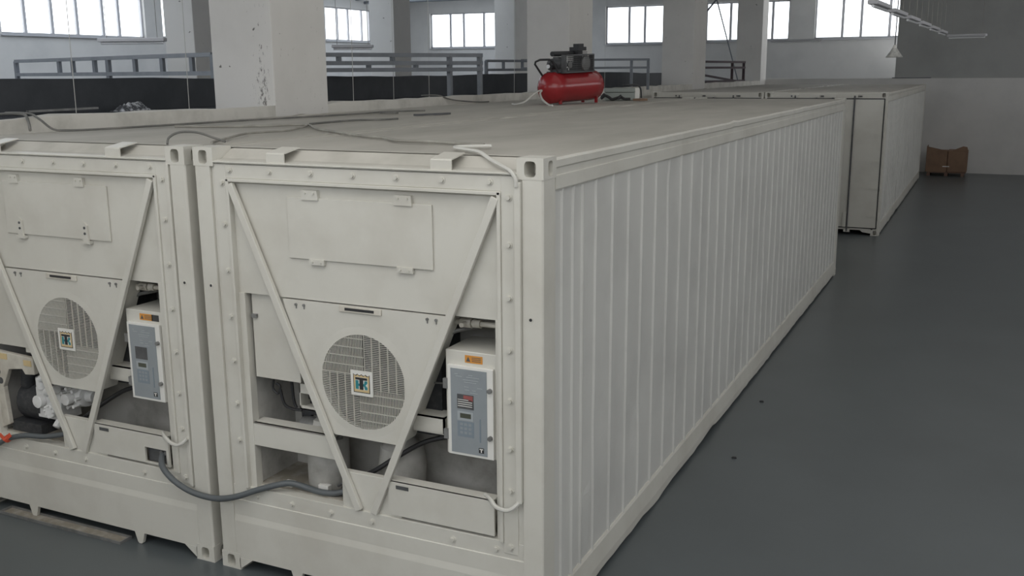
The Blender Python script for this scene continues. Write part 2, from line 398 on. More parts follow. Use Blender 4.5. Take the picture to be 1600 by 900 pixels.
# ------------------------------------------------------------------ containers
W, LEN, H = 2.438, 12.192, 2.896
def bolt_proto(root, x, y, z):
    m = MB(); m.cyl((0, 0.004, 0), (0, -0.004, 0), 0.021, 12); m.cyl((0, -0.002, 0), (0, -0.017, 0), 0.014, 6)
    o = m.build('bolt', M['white'], root); o.location = (x, y, z); return o
def casting(x0, y0, z0, fx, fy, top):
    """corner casting block in local coordinates; fx/fy: +1 or -1 outward side; pockets on the outer faces"""
    w, d, h = 0.160, 0.178, 0.118
    m = MB(); x1, y1, z1 = x0+w, y0+d, z0+h
    def plain(a, b, c, e): m.add([a, b, c, e], [(0, 1, 2, 3)])
    if fy < 0: m.hole_face((x0, y0, z0), (1, 0, 0), (0, 0, 1), w, h, w*0.5, h*0.48, 0.068, 0.086, 0.03, 0.13); plain((x1, y1, z0), (x0, y1, z0), (x0, y1, z1), (x1, y1, z1))
    else: m.hole_face((x1, y1, z0), (-1, 0, 0), (0, 0, 1), w, h, w*0.5, h*0.48, 0.068, 0.086, 0.03, 0.13); plain((x0, y0, z0), (x1, y0, z0), (x1, y0, z1), (x0, y0, z1))
    if fx > 0: m.hole_face((x1, y0, z0), (0, 1, 0), (0, 0, 1), d, h, d*0.55, h*0.48, 0.066, 0.082, 0.03, 0.06); plain((x0, y1, z0), (x0, y0, z0), (x0, y0, z1), (x0, y1, z1))
    else: m.hole_face((x0, y1, z0), (0, -1, 0), (0, 0, 1), d, h, d*0.45, h*0.48, 0.066, 0.082, 0.03, 0.06); plain((x1, y0, z0), (x1, y1, z0), (x1, y1, z1), (x1, y0, z1))
    plain((x0, y0, z1), (x1, y0, z1), (x1, y1, z1), (x0, y1, z1)); plain((x0, y1, z0), (x1, y1, z0), (x1, y0, z0), (x0, y0, z0))
    return m
def castings(root, mt):
    for fx in (1, -1):
        for fy in (-1, 1):
            for top in (1, 0):
                casting(-0.160 if fx > 0 else -W, 0 if fy < 0 else LEN-0.178, H-0.118 if top else 0, fx, fy, top).build('corner_casting', mt, root, bevel=0.004)
RIBS = [0.3, 0.473, 0.619, 0.844, 1.153, 1.467, 1.766, 2.078, 2.405, 2.724, 3.046, 3.37, 3.643, 3.96, 4.27, 4.58]
while RIBS[-1] < 11.6: RIBS.append(RIBS[-1]+0.31)
RIBS.append(11.95)
def side_panel(sgn, seed, dents=True):
    """pressed sheet wall: narrow ribs along the length, slightly dented; sgn=+1 is the +X side"""
    rr = random.Random(seed); ya = 0.19; yb = LEN-0.19
    knots = [(ya, 0.0)]
    for y in RIBS: knots += [(y-0.014, 0.0), (y-0.004, 0.013), (y+0.006, 0.013), (y+0.014, 0.0), (y+0.15, 0.0)]
    knots = [k for k in knots if k[0] < yb-0.02]; knots = sorted(knots); knots.append((yb, 0.0))
    nz = 44; z0, z1 = 0.24, 2.712
    dl = [(rr.uniform(0.4, 11.5), rr.uniform(0.5, 2.5), rr.uniform(0.06, 0.16), rr.uniform(0.12, 0.5), rr.uniform(-0.013, 0.008)) for _ in range(38)] if dents else []
    ledges = [(5.30, 1.95, 0.055, 0.014), (7.0, 1.55, 0.05, 0.012), (5.05, 0.9, 0.05, 0.010), (0.75, 0.75, 0.05, 0.010), (1.85, 1.30, 0.04, 0.010), (8.6, 1.7, 0.05, 0.010), (3.75, 2.2, 0.05, 0.008)] if dents else []
    vs = []; fs = []
    for y, r in knots:
        for k in range(nz+1):
            z = z0+(z1-z0)*k/nz
            e = sum(a*math.exp(-((y-cy_)/wy)**2-((z-cz_)/wz)**2) for cy_, cz_, wy, wz, a in dl)
            for ly, lz, lw, la_ in ledges:
                if z < lz: e += la_*math.exp(-((y-ly)/lw)**2)*min(1, (lz-z)/0.06)*max(0, 1-(lz-z)/1.1)
            e *= min(1, (z-z0)/0.15, (z1-z)/0.15)
            x = -0.022 + r + e
            vs.append((x if sgn > 0 else -W-x, y, z))
    n = nz+1
    for i in range(len(knots)-1):
        for k in range(nz):
            q = (i*n+k, (i+1)*n+k, (i+1)*n+k+1, i*n+k+1); fs.append(q if sgn > 0 else q[::-1])
    # thickness: closing back face
    b = len(vs); xi = -0.07 if sgn > 0 else -W+0.07
    vs += [(xi, ya, z0), (xi, yb, z0), (xi, yb, z1), (xi, ya, z1)]
    q = (b, b+3, b+2, b+1); fs.append(q if sgn > 0 else q[::-1])
    return MB().add(vs, fs)
def top_rail(sgn, k0=8):
    pr = [(-0.10, 2.70), (-0.012, 2.70), (-0.004, 2.712), (-0.004, 2.785), (-0.012, 2.79), (-0.012, 2.825), (0.0, 2.835), (0.0, 2.872), (-0.012, 2.886), (-0.05, 2.889), (-0.10, 2.886)]
    m = MB(); rr = random.Random(11 if sgn > 0 else 12)
    ys = [0.178+(LEN-0.356)*k/70 for k in range(71)]
    n = len(pr); vs = []; fs = []
    for y in ys:
        j = rr.uniform(-0.0035, 0.0035); b = 0.012*math.exp(-((y-4.45)/0.10)**2)+0.008*math.exp(-((y-8.2)/0.12)**2)
        for i, (x, z) in enumerate(pr):
            dz = (b+j*0.6) if i >= 6 else 0; dx = j if 1 <= i <= 8 else 0
            x2 = x+dx; vs.append((x2 if sgn > 0 else -W-x2, y, z+dz))
    for i in range(len(ys)-1):
        for k in range(n):
            q = (i*n+k, i*n+(k+1) % n, (i+1)*n+(k+1) % n, (i+1)*n+k); fs.append(q[::-1] if sgn > 0 else q)
    c = tuple(range(n)); fs.append(c if sgn > 0 else c[::-1]); c = tuple((len(ys)-1)*n+k for k in range(n)); fs.append(c[::-1] if sgn > 0 else c)
    m.add(vs, fs)
    for i in range(len(ys)-1):
        for k in range(k0, 10): m.m[i*n+k] = 1
    return m
def bottom_rail(sgn):
    m = MB(); rr = random.Random(21 if sgn > 0 else 22); N = 90
    vs = []; fs = []
    for k in range(N+1):
        y = 0.178+(LEN-0.356)*k/N
        z = 0.035+rr.uniform(-0.006, 0.006) - 0.02*math.exp(-((y-2.25)/0.12)**2) + 0.025*math.exp(-((y-3.9)/0.25)**2) - 0.012*math.exp(-((y-6.3)/0.4)**2)
        e = rr.uniform(-0.004, 0.004)
        for x, zz in ((-0.11, z), (0.0+e*0.6, z), (0.004+e*0.5, 0.10), (-0.006, 0.235), (-0.014, 0.252), (-0.11, 0.252)): vs.append((x if sgn > 0 else -W-x, y, zz))
    for i in range(N):
        for k in range(6):
            q = (i*6+k, i*6+(k+1) % 6, (i+1)*6+(k+1) % 6, (i+1)*6+k); fs.append(q[::-1] if sgn > 0 else q)
    c = tuple(range(6)); fs.append(c if sgn > 0 else c[::-1]); c = tuple(N*6+k for k in range(6)); fs.append(c[::-1] if sgn > 0 else c)
    return m.add(vs, fs)
def shell(root, mw, ms, mr, seed, dusty=(-1,)):
    castings(root, mw)
    for x0, x1, sg in ((-0.129, 0.0, 1), (-W, -W+0.129, -1)):
        m = MB()
        ox, ix = (x1, x0) if sg > 0 else (x0, x1)
        m.prism([(ix, 0.002), (ox-sg*0.012, 0.002), (ox-sg*0.002, 0.012), (ox-sg*0.002, 0.165), (ox-sg*0.014, 0.17), (ox-sg*0.014, 0.20), (ix, 0.20)], 'z', 0.116, H-0.116)
        m.build('corner_post', mw, root, bevel=0.003)
        MB().box(min(ix, ox-sg*0.004), max(ix, ox-sg*0.004), LEN-0.2, LEN-0.003, 0.116, H-0.116).build('corner_post', mw, root, bevel=0.003)
        side_panel(sg, seed+sg).build('side_panel', ms, root)
        top_rail(sg, 5 if sg in dusty else 8).build('top_rail', [mw, mr], root)
        bottom_rail(sg).build('bottom_rail', mw, root)
    m = MB(); rr = random.Random(seed); nx, ny = 10, 60                       # roof sheet, faintly uneven
    xa, xb, y0, y1 = -W+0.09, -0.09, 0.20, LEN-0.10
    vs = []; fs = []
    for j in range(ny+1):
        for i in range(nx+1):
            edge = i in (0, nx) or j in (0, ny)
            vs.append((xa+(xb-xa)*i/nx, y0+(y1-y0)*j/ny, 2.884 + (0 if edge else rr.uniform(-0.004, 0.004))))
    for j in range(ny):
        for i in range(nx): a = j*(nx+1)+i; fs.append((a, a+1, a+nx+2, a+nx+1))
    m.add(vs, fs); m.box(xa, xb, y0, y1, 2.78, 2.872); m.build('roof', mr, root, smooth=True)

def grille(cx, cz, r, y):
    """round guard of short slots in four turned fields around the badge"""
    m = MB(); th = 0.006
    def hbar(z, xa, xb, w):
        if xb-xa > 0.004: m.box(xa, xb, y-th/2, y+th/2, z-w/2, z+w/2)
    def vbar(x, za, zb, w):
        if zb-za > 0.004: m.box(x-w/2, x+w/2, y-th/2, y+th/2, za, zb)
    def field(x0, x1, z0, z1, vert):
        fine, coarse = 0.0115, 0.0575
        if vert: n, c = (x0, x1), (z0, z1)
        else: n, c = (z0, z1), (x0, x1)
        t = n[0]+fine/2
        while t < n[1]:
            if abs(t) < r:
                lim = math.sqrt(r*r-t*t); a, b = max(c[0], -lim), min(c[1], lim)
                (vbar if vert else hbar)(t+(cx if vert else cz), a+(cz if vert else cx), b+(cz if vert else cx), 0.0034)
            t += fine
        t = c[0]
        while t <= c[1]+1e-6:
            if abs(t) < r:
                lim = math.sqrt(r*r-t*t); a, b = max(n[0], -lim), min(n[1], lim)
                (hbar if vert else vbar)(t+(cz if vert else cx), a+(cx if vert else cz), b+(cx if vert else cz), 0.006)
            t += coarse
    field(-r, 0.013, 0.045, r, True); field(0.013, r, -0.045, r, False)
    field(-0.030, r, -r, -0.045, True); field(-r, -0.030, -r, 0.045, False)
    return m
def badge(parent, cx, cz, y, s):
    """square white plate with a gold-edged emblem: dark T over a teal K, wavy top edge"""
    p = MB().box(cx-s*0.62, cx+s*0.62, y-0.004, y+0.004, cz-s*0.62, cz+s*0.62).build('badge', M['logo_white'], parent)
    def emb(k, wav):
        a = s*k; pts = [(cx-a, cz-a), (cx+a, cz-a)]
        for i in range(17):
            t = i/16; pts.append((cx+a-2*a*t, cz+a-wav*s*abs(math.sin(t*PI*4.0))))
        return pts
    MB().prism(emb(0.47, 0.07), 'y', y-0.0050, y-0.004).build('emblem_border', M['black'], p)
    MB().prism(emb(0.43, 0.07), 'y', y-0.0058, y-0.005).build('emblem_field', M['logo_gold'], p)
    S = s
    MB().box(cx-0.345*S, cx+0.345*S, y-0.0064, y-0.0058, cz-0.31*S, cz+0.31*S).build('emblem_ground', M['logo_white'], p)
    k = MB(); y0, y1 = y-0.0074, y-0.0064
    k.prism([(cx-0.335*S, cz-0.29*S), (cx-0.335*S, cz+0.15*S), (cx-0.165*S, cz+0.15*S), (cx-0.165*S, cz-0.29*S)], 'y', y0, y1)
    k.prism([(cx-0.17*S, cz-0.13*S), (cx-0.17*S, cz-0.01*S), (cx+0.15*S, cz+0.0*S), (cx+0.18*S, cz+0.15*S), (cx+0.335*S, cz+0.15*S), (cx+0.335*S, cz+0.04*S), (cx+0.23*S, cz-0.07*S), (cx+0.335*S, cz-0.17*S), (cx+0.335*S, cz-0.29*S), (cx+0.19*S, cz-0.29*S), (cx+0.15*S, cz-0.13*S)], 'y', y0, y1)
    k.build('emblem_letter', M['logo_teal'], p)
    t = MB(); t.prism([(cx-0.335*S, cz+0.185*S), (cx-0.335*S, cz+0.30*S), (cx+0.335*S, cz+0.30*S), (cx+0.335*S, cz+0.185*S), (cx+0.105*S, cz+0.185*S), (cx+0.105*S, cz-0.30*S), (cx-0.105*S, cz-0.30*S), (cx-0.105*S, cz+0.185*S)], 'y', y-0.0086, y-0.0066)
    t.build('emblem_letter', M['black'], p)
    return p

def reefer(root, variant, dx):
    """white refrigerated container; the machinery end is the local y = 0 face. variant 'main' or 'left'; dx shifts the machinery"""
    wm = M['white']; shell(root, wm, M['white_side'], M['roof'], 31 if variant == 'main' else 41, (-1,) if variant == 'main' else (-1, 1))
    # ---- front frame
    fr = MB()
    fr.box(-W+0.129, -2.285, 0.020, 0.12, 0.45, 2.80); fr.box(-2.287, -2.188, 0.012, 0.12, 0.55, 2.80)
    fr.box(-2.188, -2.166, 0.0, 0.12, 0.62, 2.705)
    fr.box(-0.168, -0.129, 0.018, 0.12, 0.45, 2.80); fr.box(-0.262, -0.166, 0.012, 0.12, 0.55, 2.80)
    fr.box(-0.285, -0.262, 0.0, 0.12, 0.62, 2.705)
    fr.box(-2.19, -0.26, 0.0, 0.12, 2.685, 2.706); fr.box(-2.19, -0.26, 0.012, 0.12, 2.706, 2.80)
    fr.build('front_frame', wm, root, bevel=0.004)
    MB().prism([(0.012, 2.79), (0.012, 2.80), (-0.003, 2.803), (-0.003, 2.813), (0.05, 2.818), (0.05, 2.79)], 'x', -W+0.158, -0.158).build('header_beam', wm, root, bevel=0.003)
    MB().prism([(0.05, 2.79), (0.05, 2.817), (0.09, 2.825), (0.185, 2.878), (0.26, 2.885), (0.26, 2.79)], 'x', -W+0.158, -0.158).build('header_slope', M['slope'], root)
    for k, xt in enumerate((-1.86, -0.70)):
        t = MB(); t.box(xt, xt+0.135, 0.008, 0.016, 2.800, 2.866); t.prism([(0.008, 2.866), (0.016, 2.874), (0.17, 2.900), (0.17, 2.893)], 'x', xt, xt+0.135)
        t.box(xt+0.002, xt+0.010, 0.016, 0.15, 2.83, 2.868)
        t.build('roof_bracket', wm, root)
    # ---- bottom beam with tunnels and lugs
    bb = MB().prism([(0.12, 0.625), (0.016, 0.625), (0.016, 0.52), (0.010, 0.52), (0.010, 0.41), (0.002, 0.365), (0.002, 0.088), (0.12, 0.088)], 'x', -W+0.13, -0.13)
    bb.build('bottom_beam', wm, root, bevel=0.004)
    for xg in (-W+0.155, -0.155):
        sg = 1 if xg < -1 else -1
        MB().prism([(xg, 0.09), (xg+sg*0.11, 0.09), (xg+sg*0.01, 0.015), (xg, 0.015)], 'y', 0.0, 0.10).build('corner_gusset', wm, root)
    for xl in (-1.80, -0.70):
        MB().prism([(xl-0.05, 0.095), (xl+0.05, 0.095), (xl+0.025, 0.012), (xl+0.012, 0.0), (xl-0.012, 0.0), (xl-0.025, 0.012)], 'y', 0.002, 0.03).build('lug', wm, root, bevel=0.003)
    MB().box(-W+0.13, -0.13, 0.30, LEN-0.2, 0.10, 0.20).build('underframe', M['darkgrey'], root)
    # ---- upper panel, hatch
    MB().box(-2.17, -0.28, 0.045, 0.10, 1.965, 2.69).build('upper_panel', wm, root)
    hx0, hx1 = -1.74+dx, -0.713+dx
    hz0, hz1 = 2.225, 2.607
    h = MB().box(hx0, hx1, 0.031, 0.0435, hz0, hz1).build('access_hatch', wm, root, bevel=0.003)
    for hx in ((-1.56, -0.90) if variant == 'main' else (-1.61+dx, -0.96+dx)):
        hw = 0.062 if variant == 'main' else 0.045
        m = MB(); m.prism([(hx-hw, hz1-0.012), (hx+hw, hz1-0.012), (hx+hw*0.9, hz1+0.048), (hx-hw*0.9, hz1+0.048)], 'y', 0.020, 0.0435)
        for sx in (-0.5, 0.5): m.cyl((hx+sx*hw, 0.021, hz1+0.03), (hx+sx*hw, 0.012, hz1+0.03), 0.007, 8)
        m.build('hinge', wm, h)
    for hx in ((-1.53, -0.90) if variant == 'main' else (-1.585+dx, -0.935+dx)):
        m = MB()
        if variant == 'main':
            m.box(hx-0.055, hx+0.055, 0.022, 0.0435, hz0-0.030, hz0+0.004)
            for sx in (-0.03, 0.03): m.cyl((hx+sx, 0.023, hz0-0.012), (hx+sx, 0.015, hz0-0.012), 0.007, 8)
        else:
            m.prism([(hx-0.026, hz0-0.012), (hx+0.026, hz0-0.012), (hx+0.022, hz0+0.10), (hx, hz0+0.125), (hx-0.022, hz0+0.10)], 'y', 0.016, 0.030)
            m.box(hx-0.042, hx+0.042, 0.012, 0.0435, hz0-0.028, hz0-0.008)
            m.mi = 1
            for dz in (0.045, 0.085): m.cyl((hx, 0.018, hz0+dz), (hx, 0.012, hz0+dz), 0.0095, 8)
        m.build('latch', [wm, M['darkgrey']], h)
    # ---- machinery recess
    ox0, ox1 = -2.135, -0.30
    rc = MB(); rc.box(ox0-0.03, ox1+0.03, 0.50, 0.52, 0.62, 1.98); rc.box(ox0-0.03, ox0, 0.05, 0.51, 0.62, 1.98); rc.box(ox1, ox1+0.03, 0.05, 0.51, 0.62, 1.98)
    rc.box(ox0, ox1, 0.05, 0.51, 1.965, 1.985)
    rc.build('recess_lining', M['inner'], root)
    MB().box(ox0, ox1, 0.09, 0.51, 0.60, 0.636).build('recess_floor', M['dirt'], root)
    MB().box(-2.168, ox0+0.015, 0.035, 0.10, 0.62, 1.967).build('recess_surround', wm, root, bevel=0.003)
    MB().box(ox1-0.016+dx, -0.283, 0.035, 0.10, 0.62, 1.967).build('recess_surround', wm, root, bevel=0.003)
    # centre plate and right lower panel
    MB().prism([(-1.42, 0.62), (-1.42, 0.87), (-0.98, 0.87), (-0.98, 0.62)], 'y', 0.030, 0.075).build('centre_plate', wm, root, bevel=0.003)
    pb = MB()
    px0, px1 = -1.06+dx*0.3, -0.325+dx
    if variant == 'main':
        pb.box(px0, px1, 0.014, 0.030, 0.645, 0.875)
    else:
        sx0, sx1, sz0, sz1 = -0.585, -0.385, 0.655, 0.765
        pb.box(px0, sx0, 0.014, 0.030, 0.645, 0.875); pb.box(sx1, px1, 0.014, 0.030, 0.645, 0.875)
        pb.box(sx0, sx1, 0.014, 0.030, sz1, 0.875); pb.box(sx0, sx1, 0.014, 0.030, 0.645, sz0)
    pb.box(px0, px1, 0.014, 0.09, 0.868, 0.877)
    lp = pb.build('lower_panel', wm, root)
    m = MB(); zc = 0.836
    m.box(px0+0.055, px0+0.145, 0.0115, 0.016, zc-0.012, zc+0.012); m.build('slot', M['darkgrey'], lp)
    if variant != 'main':
        sk = MB(); sk.box(-0.59, -0.38, 0.05, 0.055, 0.65, 0.77)
        sk = sk.build('socket_recess', M['darkgrey'], lp)
        MB().cyl((-0.45, 0.05, 0.735), (-0.45, 0.03, 0.735), 0.016, 12).build('socket_knob', M['grey_metal'], lp)
        MB().cyl((-0.41, 0.05, 0.735), (-0.41, 0.03, 0.735), 0.014, 12).build('socket_knob', M['grey_metal'], lp)
    # hose pipe crossing the right jamb low down
    MB().tube(smooth_path([(-0.40+dx, 0.05, 0.885), (-0.34+dx, 0.0, 0.885), (-0.29, -0.035, 0.862), (-0.22, -0.045, 0.855), (-0.175, -0.035, 0.875), (-0.15, -0.016, 0.905)]), 0.013, 8).build('drain_hose', M['cable_white'], root, smooth=True)
    # cable channel down the right jamb (main only)
    if variant == 'main':
        MB().box(-0.166, -0.130, -0.022, 0.03, 0.90, 2.765).build('cable_channel', wm, root, bevel=0.003)
    else:
        MB().box(-0.166, -0.140, -0.006, 0.03, 0.55, 2.78).build('jamb_strip', wm, root, bevel=0.003)
    # ---- braces
    for a, b in (((-2.158, 2.672), (-1.283, 0.632)), ((-0.292, 2.672), (-1.17, 0.632))):
        m = MB(); m.bar((a[0]+dx*0.5, 0.010, a[1]), (b[0]+dx*0.5, 0.010, b[1]), 0.048, 0.03)
        m.build('brace_bar', wm, root, bevel=0.004)
    # ---- fan shroud
    cx, cz, rf = -1.231+dx, 1.478, 0.305
    out = [(-1.815+dx, 1.957), (-0.615+dx, 1.957), (-0.655+dx, 1.86), (-0.965+dx, 1.118), (-1.0+dx, 1.105), (-1.455+dx, 1.105), (-1.49+dx, 1.118), (-1.80+dx, 1.90)]
    n = 48; inner = [(cx+rf*math.cos(2*PI*k/n), cz+rf*math.sin(2*PI*k/n)) for k in range(n)]
    def ray_out(a):
        d = (math.cos(a), math.sin(a)); best = 9
        for i in range(len(out)):
            p, q = out[i], out[(i+1) % len(out)]
            ex, ez = q[0]-p[0], q[1]-p[1]; den = d[0]*ez-d[1]*ex
            if abs(den) < 1e-9: continue
            t = ((p[0]-cx)*ez-(p[1]-cz)*ex)/den; u = ((p[0]-cx)*d[1]-(p[1]-cz)*d[0])/den
            if t > 0 and -1e-6 <= u <= 1+1e-6: best = min(best, t)
        return (cx+d[0]*best, cz+d[1]*best)
    angs = sorted(set([2*PI*k/n for k in range(n)]+[math.atan2(p[1]-cz, p[0]-cx) % (2*PI) for p in out]))
    N = len(angs); o2 = [ray_out(a) for a in angs]; i2 = [(cx+rf*math.cos(a), cz+rf*math.sin(a)) for a in angs]; i3 = [(cx+(rf+0.05)*math.cos(a), cz+(rf+0.05)*math.sin(a)) for a in angs]
    yf, yr = 0.034, 0.031
    vs = [(p[0], yf, p[1]) for p in o2]+[(p[0], yf, p[1]) for p in i3]+[(p[0], yr, p[1]) for p in i2]+[(p[0], yf+0.03, p[1]) for p in i2]+[(p[0], 0.20, p[1]) for p in o2]
    fs = []
    for i in range(N):
        j = (i+1) % N
        for a, b in ((0, 1), (1, 2), (2, 3)): fs.append((a*N+j, a*N+i, b*N+i, b*N+j))
        fs.append((i, j, 4*N+j, 4*N+i))
    sh = MB().add(vs, fs).build('fan_shroud', wm, root)
    grille(cx, cz, rf, 0.034).build('fan_grille', wm, sh)
    badge(sh, cx, cz-0.002, 0.022, 0.128)
    MB().box(cx-0.15, cx+0.155, 0.022, 0.033, 1.918, 1.956).build('handle_plate', M['beige'], sh, bevel=0.003)
    MB().box(cx-0.105, cx+0.105, 0.0195, 0.023, 1.930, 1.946).build('handle_slot', M['black'], sh)
    for q, (sx, sz) in enumerate(((-1.71, 1.93), (-1.65, 1.93), (-0.76, 1.93), (-0.70, 1.93))):
        m = MB(); m.cyl((sx+dx, 0.035, sz), (sx+dx, 0.024, sz), 0.009, 8); m.box(sx+dx-0.003, sx+dx+0.003, 0.030, 0.0335, sz-0.026, sz-0.008)
        m.build('screw', M['grey_metal'], sh)
    fb = MB(); fb.cyl((cx, 0.20, cz), (cx, 0.10, cz), 0.075, 20)
    for k in range(5):
        a0 = 2*PI*k/5+0.25; vs = []
        for rr_, da, yy in ((0.06, -0.25, 0.14), (0.06, 0.35, 0.17), (0.18, 0.48, 0.18), (0.285, 0.40, 0.175), (0.285, -0.30, 0.125), (0.18, -0.34, 0.125)):
            vs.append((cx+rr_*math.cos(a0+da), yy, cz+rr_*math.sin(a0+da)))
        vs += [(p[0], p[1]+0.004, p[2]) for p in vs]
        fb.add(vs, [(0, 1, 2, 3, 4, 5), (11, 10, 9, 8, 7, 6)]+[(i, 6+i, 6+(i+1) % 6, (i+1) % 6) for i in range(6)])
    fb.build('fan_blade', M['darkgrey'], sh)
    MB().box(-1.86+dx, -0.78+dx, 0.22, 0.47, 1.13, 1.83).build('condenser_coil', M['dark'], root)
    # ---- left cover plate of the recess
    if variant == 'main':
        c = MB().box(-2.10, -1.74, 0.075, 0.090, 1.395, 1.962).build('side_cover', wm, root, bevel=0.003)
        MB().box(-2.095, -2.055, 0.055, 0.08, 1.80, 1.825).build('cover_latch', M['grey_metal'], c)
    else:
        MB().box(-2.10, -1.70, 0.075, 0.090, 1.34, 1.962).build('side_cover', wm, root, bevel=0.003)
    # ---- control box
    bx0, bx1, bz0, bz1 = -0.652+dx, -0.318+dx, 1.112, 1.757
    cb = MB().box(bx0, bx1, 0.050, 0.38, bz0, bz1).build('control_box', wm, root, bevel=0.004)
    dr = MB().box(bx0+0.022, bx1-0.012, 0.026, 0.049, 1.118, 1.672).build('control_door', M['logo_white'], cb, bevel=0.003)
    fx0, fx1, fz0, fz1 = bx0+0.045, bx1-0.052, 1.135, 1.655
    MB().box(fx0, fx1, 0.0225, 0.027, fz0, fz1).build('membrane_panel', M['panel_blue'], cb)
    fw_, fh_ = fx1-fx0, fz1-fz0
    def fbx(m, u0, u1, v0, v1, y0=0.0205, y1=0.023): m.box(fx0+fw_*u0, fx0+fw_*u1, y0, y1, fz1-fh_*v1, fz1-fh_*v0)
    m = MB()
    rr2 = random.Random(3)
    for row, (v, us) in enumerate(((0.06, (0.12, 0.2, 0.5, 0.62)), (0.085, (0.15, 0.32, 0.45, 0.8)), (0.12, (0.35, 0.78)), (0.145, (0.38, 0.72)), (0.2, (0.38, 0.5, 0.75, 0.88)), (0.235, (0.4, 0.52, 0.6, 0.7)), (0.265, (0.55, 0.75)))):
        for i in range(0, len(us)-1, 2): fbx(m, us[i], us[i+1], v, v+0.006)
    m.build('print', M['print_pale'], cb)
    m = MB(); fbx(m, 0.18, 0.62, 0.50, 0.605, 0.0215, 0.023); m.build('display_surround', M['print_pale'], cb)
    m = MB(); fbx(m, 0.18, 0.64, 0.295, 0.465); m.build('display_window', M['darkgrey'], cb)
    if variant == 'main':
        m = MB(); fbx(m, 0.36, 0.62, 0.305, 0.345, 0.0190, 0.0206); fbx(m, 0.50, 0.62, 0.345, 0.365, 0.0190, 0.0206); m.build('chart_print', M['red_print'], cb)
        m = MB()
        for v in (0.355, 0.38, 0.405, 0.43): fbx(m, 0.20, 0.60, v, v+0.007, 0.0190, 0.0206)
        m.build('chart_print', M['logo_white'], cb)
    m = MB(); fbx(m, 0.26, 0.56, 0.52, 0.575, 0.0195, 0.022); m.build('lcd_display', M['lcd'], cb)
    m = MB(); fbx(m, 0.18, 0.64, 0.615, 0.80, 0.0210, 0.023); m.build('keypad', M['key_blue'], cb)
    m = MB()
    for r_ in range(3):
        for c_ in range(3): fbx(m, 0.25+0.12*c_, 0.33+0.12*c_, 0.635+0.05*r_, 0.665+0.05*r_, 0.0200, 0.0212)
    m.build('key', M['panel_blue'], cb)
    m = MB(); fbx(m, 0.795, 0.83, 0.56, 0.84, 0.0200, 0.023); m.build('slot', M['key_blue'], cb)
    m = MB(); fbx(m, 0.77, 0.91, 0.905, 0.965, 0.0205, 0.023); m.build('maker_mark', M['black'], cb)
    m = MB(); fbx(m, 0.79, 0.89, 0.913, 0.925, 0.0195, 0.0206); fbx(m, 0.825, 0.855, 0.925, 0.957, 0.0195, 0.0206); m.build('maker_letter', M['logo_white'], cb)
    for zz in (1.55, 1.235): MB().box(bx0-0.012, bx0+0.022, 0.030, 0.052, zz-0.03, zz+0.03).build('door_hinge', M['grey_metal'], cb)
    for zz in (1.545, 1.255): MB().cyl((bx1-0.030, 0.03, zz), (bx1-0.030, 0.006, zz), 0.014, 12).build('latch_knob', M['grey_metal'], cb)
    lx = bx0+0.13
    MB().box(lx, lx+0.115, 0.0475, 0.0495, 1.690, 1.735).build('warning_label', M['orange'], cb)
    m = MB(); m.prism([(lx+0.008, 1.698), (lx+0.036, 1.698), (lx+0.022, 1.727)], 'y', 0.0465, 0.0478)
    for k in range(3): m.box(lx+0.045, lx+0.105, 0.0465, 0.0478, 1.700+k*0.0105, 1.704+k*0.0105)
    m.build('label_print', M['darkgrey'], cb)
    if variant != 'main': MB().box(bx1-0.095, bx1-0.03, 0.0475, 0.0495, 1.690, 1.735).build('dark_label', M['gasket'], cb)
    # ---- pipes and fittings around the control box
    m = MB(); m.cyl((-0.65+dx, 0.16, 1.90), (-0.30+dx, 0.16, 1.90), 0.016, 10); m.cyl((-0.60+dx, 0.16, 1.90), (-0.53+dx, 0.16, 1.90), 0.032, 8); m.cyl((-0.52+dx, 0.16, 1.90), (-0.47+dx, 0.16, 1.90), 0.026, 12); m.cyl((-0.565+dx, 0.16, 1.90), (-0.565+dx, 0.09, 1.90), 0.016, 8)
    m.build('valve_pipe', M['beige'], root, smooth=True)
    MB().tube([(-0.82+dx, 0.12, 1.76), (-0.66+dx, 0.20, 1.83), (-0.55+dx, 0.30, 1.85)], 0.014, 8).build('copper_pipe', M['grey_metal'], root, smooth=True)
    m = MB(); m.box(-0.92+dx, -0.70+dx, 0.10, 0.115, 1.20, 1.30); m.box(-0.92+dx, -0.70+dx, 0.10, 0.24, 1.293, 1.30); m.box(-0.92+dx, -0.70+dx, 0.10, 0.24, 1.195, 1.202); m.box(-0.71+dx, -0.70+dx, 0.10, 0.24, 1.20, 1.30)
    m.build('channel_bracket', wm, root)
    m = MB(); m.tube(smooth_path([(-0.72+dx, 0.30, 1.12), (-0.90+dx, 0.22, 1.08), (-1.08+dx, 0.16, 0.97), (-1.22+dx, 0.14, 0.87), (-1.30+dx, 0.15, 0.82)]), 0.016, 8); m.build('hose', M['black'], root, smooth=True)
    m = MB(); m.tube(smooth_path([(-0.85+dx, 0.20, 1.48), (-0.76+dx, 0.16, 1.50), (-0.66+dx, 0.12, 1.52)]), 0.006, 6); m.build('wire', M['grey_metal'], root, smooth=True)
